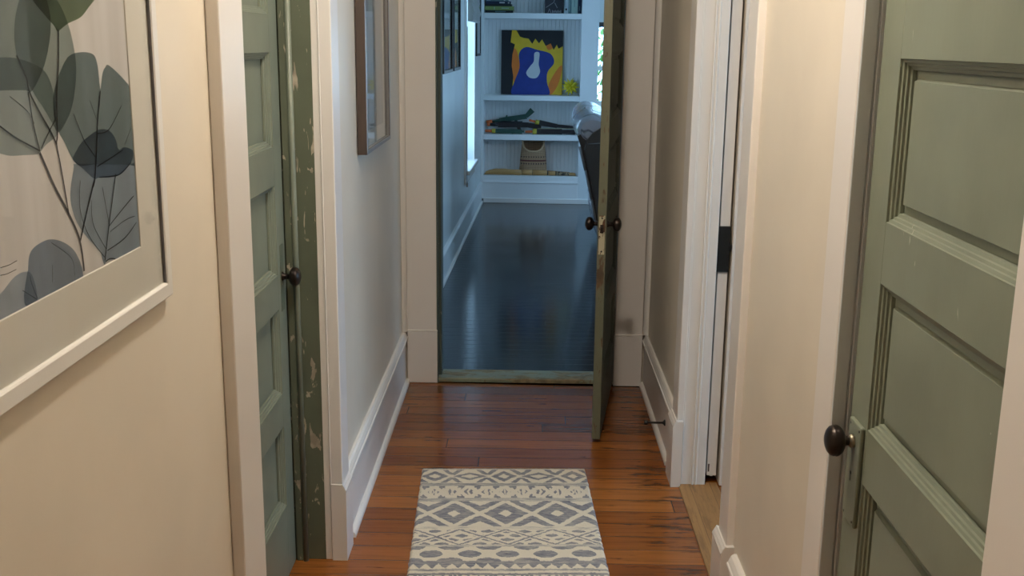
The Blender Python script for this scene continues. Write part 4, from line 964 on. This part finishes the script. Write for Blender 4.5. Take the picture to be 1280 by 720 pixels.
# ------------------------------------------------------------------ garden past the windows
b = BM(); bx(b, -16, 24, 11.2, 30, -.4, -.3); tag(obj('lawn', b, paint('lawn_green', (.10, .22, .04), .9)), 'green lawn outside the far window', 'lawn', kind='structure')
M['leafy'] = paint('garden_leaves', (.13, .30, .07), .7, .4)
for (x_, y_, r_, lb) in ((1.6, 16.5, 1.45, 'round green garden shrub outside the far window'), (4.9, 18.0, 1.9, 'taller green garden shrub further right outside the far window')):
    sh = thing('garden_shrub', lb, 'shrub', (x_, y_, -.3), 'garden shrubs')
    b = BM(); RR = random.Random(int(r_ * 100))
    for i in range(1500):
        a_ = RR.uniform(0, 6.283); zc = RR.uniform(-1, 1); q = math.sqrt(1 - zc * zc); rad = r_ * RR.uniform(.72, 1.05)
        c_ = Vector((x_ + rad * q * math.cos(a_), y_ + rad * q * math.sin(a_), r_ * .78 + rad * zc * .9 - .1)); ln = RR.uniform(.08, .16)
        T_ = Matrix.Translation(c_) @ Matrix.Rotation(RR.uniform(0, 6.28), 4, 'Z') @ Matrix.Rotation(RR.uniform(-1.2, 1.2), 4, 'X')
        b.faces.new([b.verts.new(T_ @ Vector(p)) for p in ((-ln / 3, 0, 0), (0, -ln / 2, .01), (ln / 3, 0, 0), (0, ln, .02))])
    obj('foliage', b, M['leafy'], sh, fix=False)
    b = BM(); rod(b, (x_, y_, -.3), (x_, y_, .8), .06, .04); obj('trunk', b, M['brownframe'], sh)

# ------------------------------------------------------------------ daylight, camera, colour
w = bpy.data.worlds.new('World'); SC.world = w; w.use_nodes = True; nt = w.node_tree; nt.nodes.clear()
bg = nt.nodes.new('ShaderNodeBackground'); ou = nt.nodes.new('ShaderNodeOutputWorld'); nt.links.new(bg.outputs[0], ou.inputs[0])
bg.inputs[0].default_value = (*SKY, 1); bg.inputs[1].default_value = SKYS
def portal(name, T, sx_, sy_):
    l = bpy.data.lights.new(name, 'AREA'); l.shape = 'RECTANGLE'; l.size = sx_; l.size_y = sy_; l.cycles.is_portal = True
    o = bpy.data.objects.new(name, l); COL.objects.link(o); o.matrix_world = T
def look(p, d): return Matrix.Translation(p) @ Vector((0, 0, -1)).rotation_difference(Vector(d)).to_matrix().to_4x4()
def frd(u, v): return tuple(FR.to_3x3() @ Vector((u, v, 0)))
portal('portal_left', look(fr(U0 - .17, (WV0 + WV1) / 2, (WZ0 + WZ1) / 2), frd(1, 0)), 1.8, 1.8)
portal('portal_end', look(fr(1.155, VE + .16, 1.56), frd(0, -1)), 1.35, 1.35)
for v0, v1 in RV: portal('portal_right', look(fr(U1 + .16, (v0 + v1) / 2, 1.42), frd(-1, 0)), 1.8, 1.8)
portal('portal_side', look((4.02, 3.17, 1.42), (-1, 0, 0)), 2.1, 2.1)

cd = bpy.data.cameras.new('camera'); cam = bpy.data.objects.new('camera', cd); COL.objects.link(cam)
cd.sensor_fit = 'HORIZONTAL'; cd.sensor_width = 36; cd.lens = 1342 / 1280 * 36; cd.clip_start = .02
p, y, r = -.2258, .0126, -.0114
Rx = Matrix(((1, 0, 0), (0, math.cos(p), -math.sin(p)), (0, math.sin(p), math.cos(p))))
Ry = Matrix(((math.cos(y), 0, math.sin(y)), (0, 1, 0), (-math.sin(y), 0, math.cos(y))))
Rz = Matrix(((math.cos(r), -math.sin(r), 0), (math.sin(r), math.cos(r), 0), (0, 0, 1)))
A = Rz @ Rx @ Ry                                             # world (x, up, forward) -> view (right, up, forward)
rows = [Vector((A[i][0], A[i][2], A[i][1])) for i in range(3)]
rot = Matrix((rows[0], rows[1], -rows[2])).transposed()
cam.matrix_world = Matrix.Translation((0, 0, 1.55)) @ rot.to_4x4()
SC.camera = cam
SC.view_settings.view_transform = 'Standard'; SC.view_settings.look = 'None'; SC.view_settings.gamma = 1
SC.view_settings.use_curve_mapping = False; SC.view_settings.exposure = EXPO
SC.cycles.max_bounces = 10; SC.cycles.diffuse_bounces = 6; SC.cycles.transparent_max_bounces = 24
SC.cycles.sample_clamp_indirect = 6; SC.cycles.use_denoising = True
SC.cycles.caustics_reflective = False; SC.cycles.caustics_refractive = False
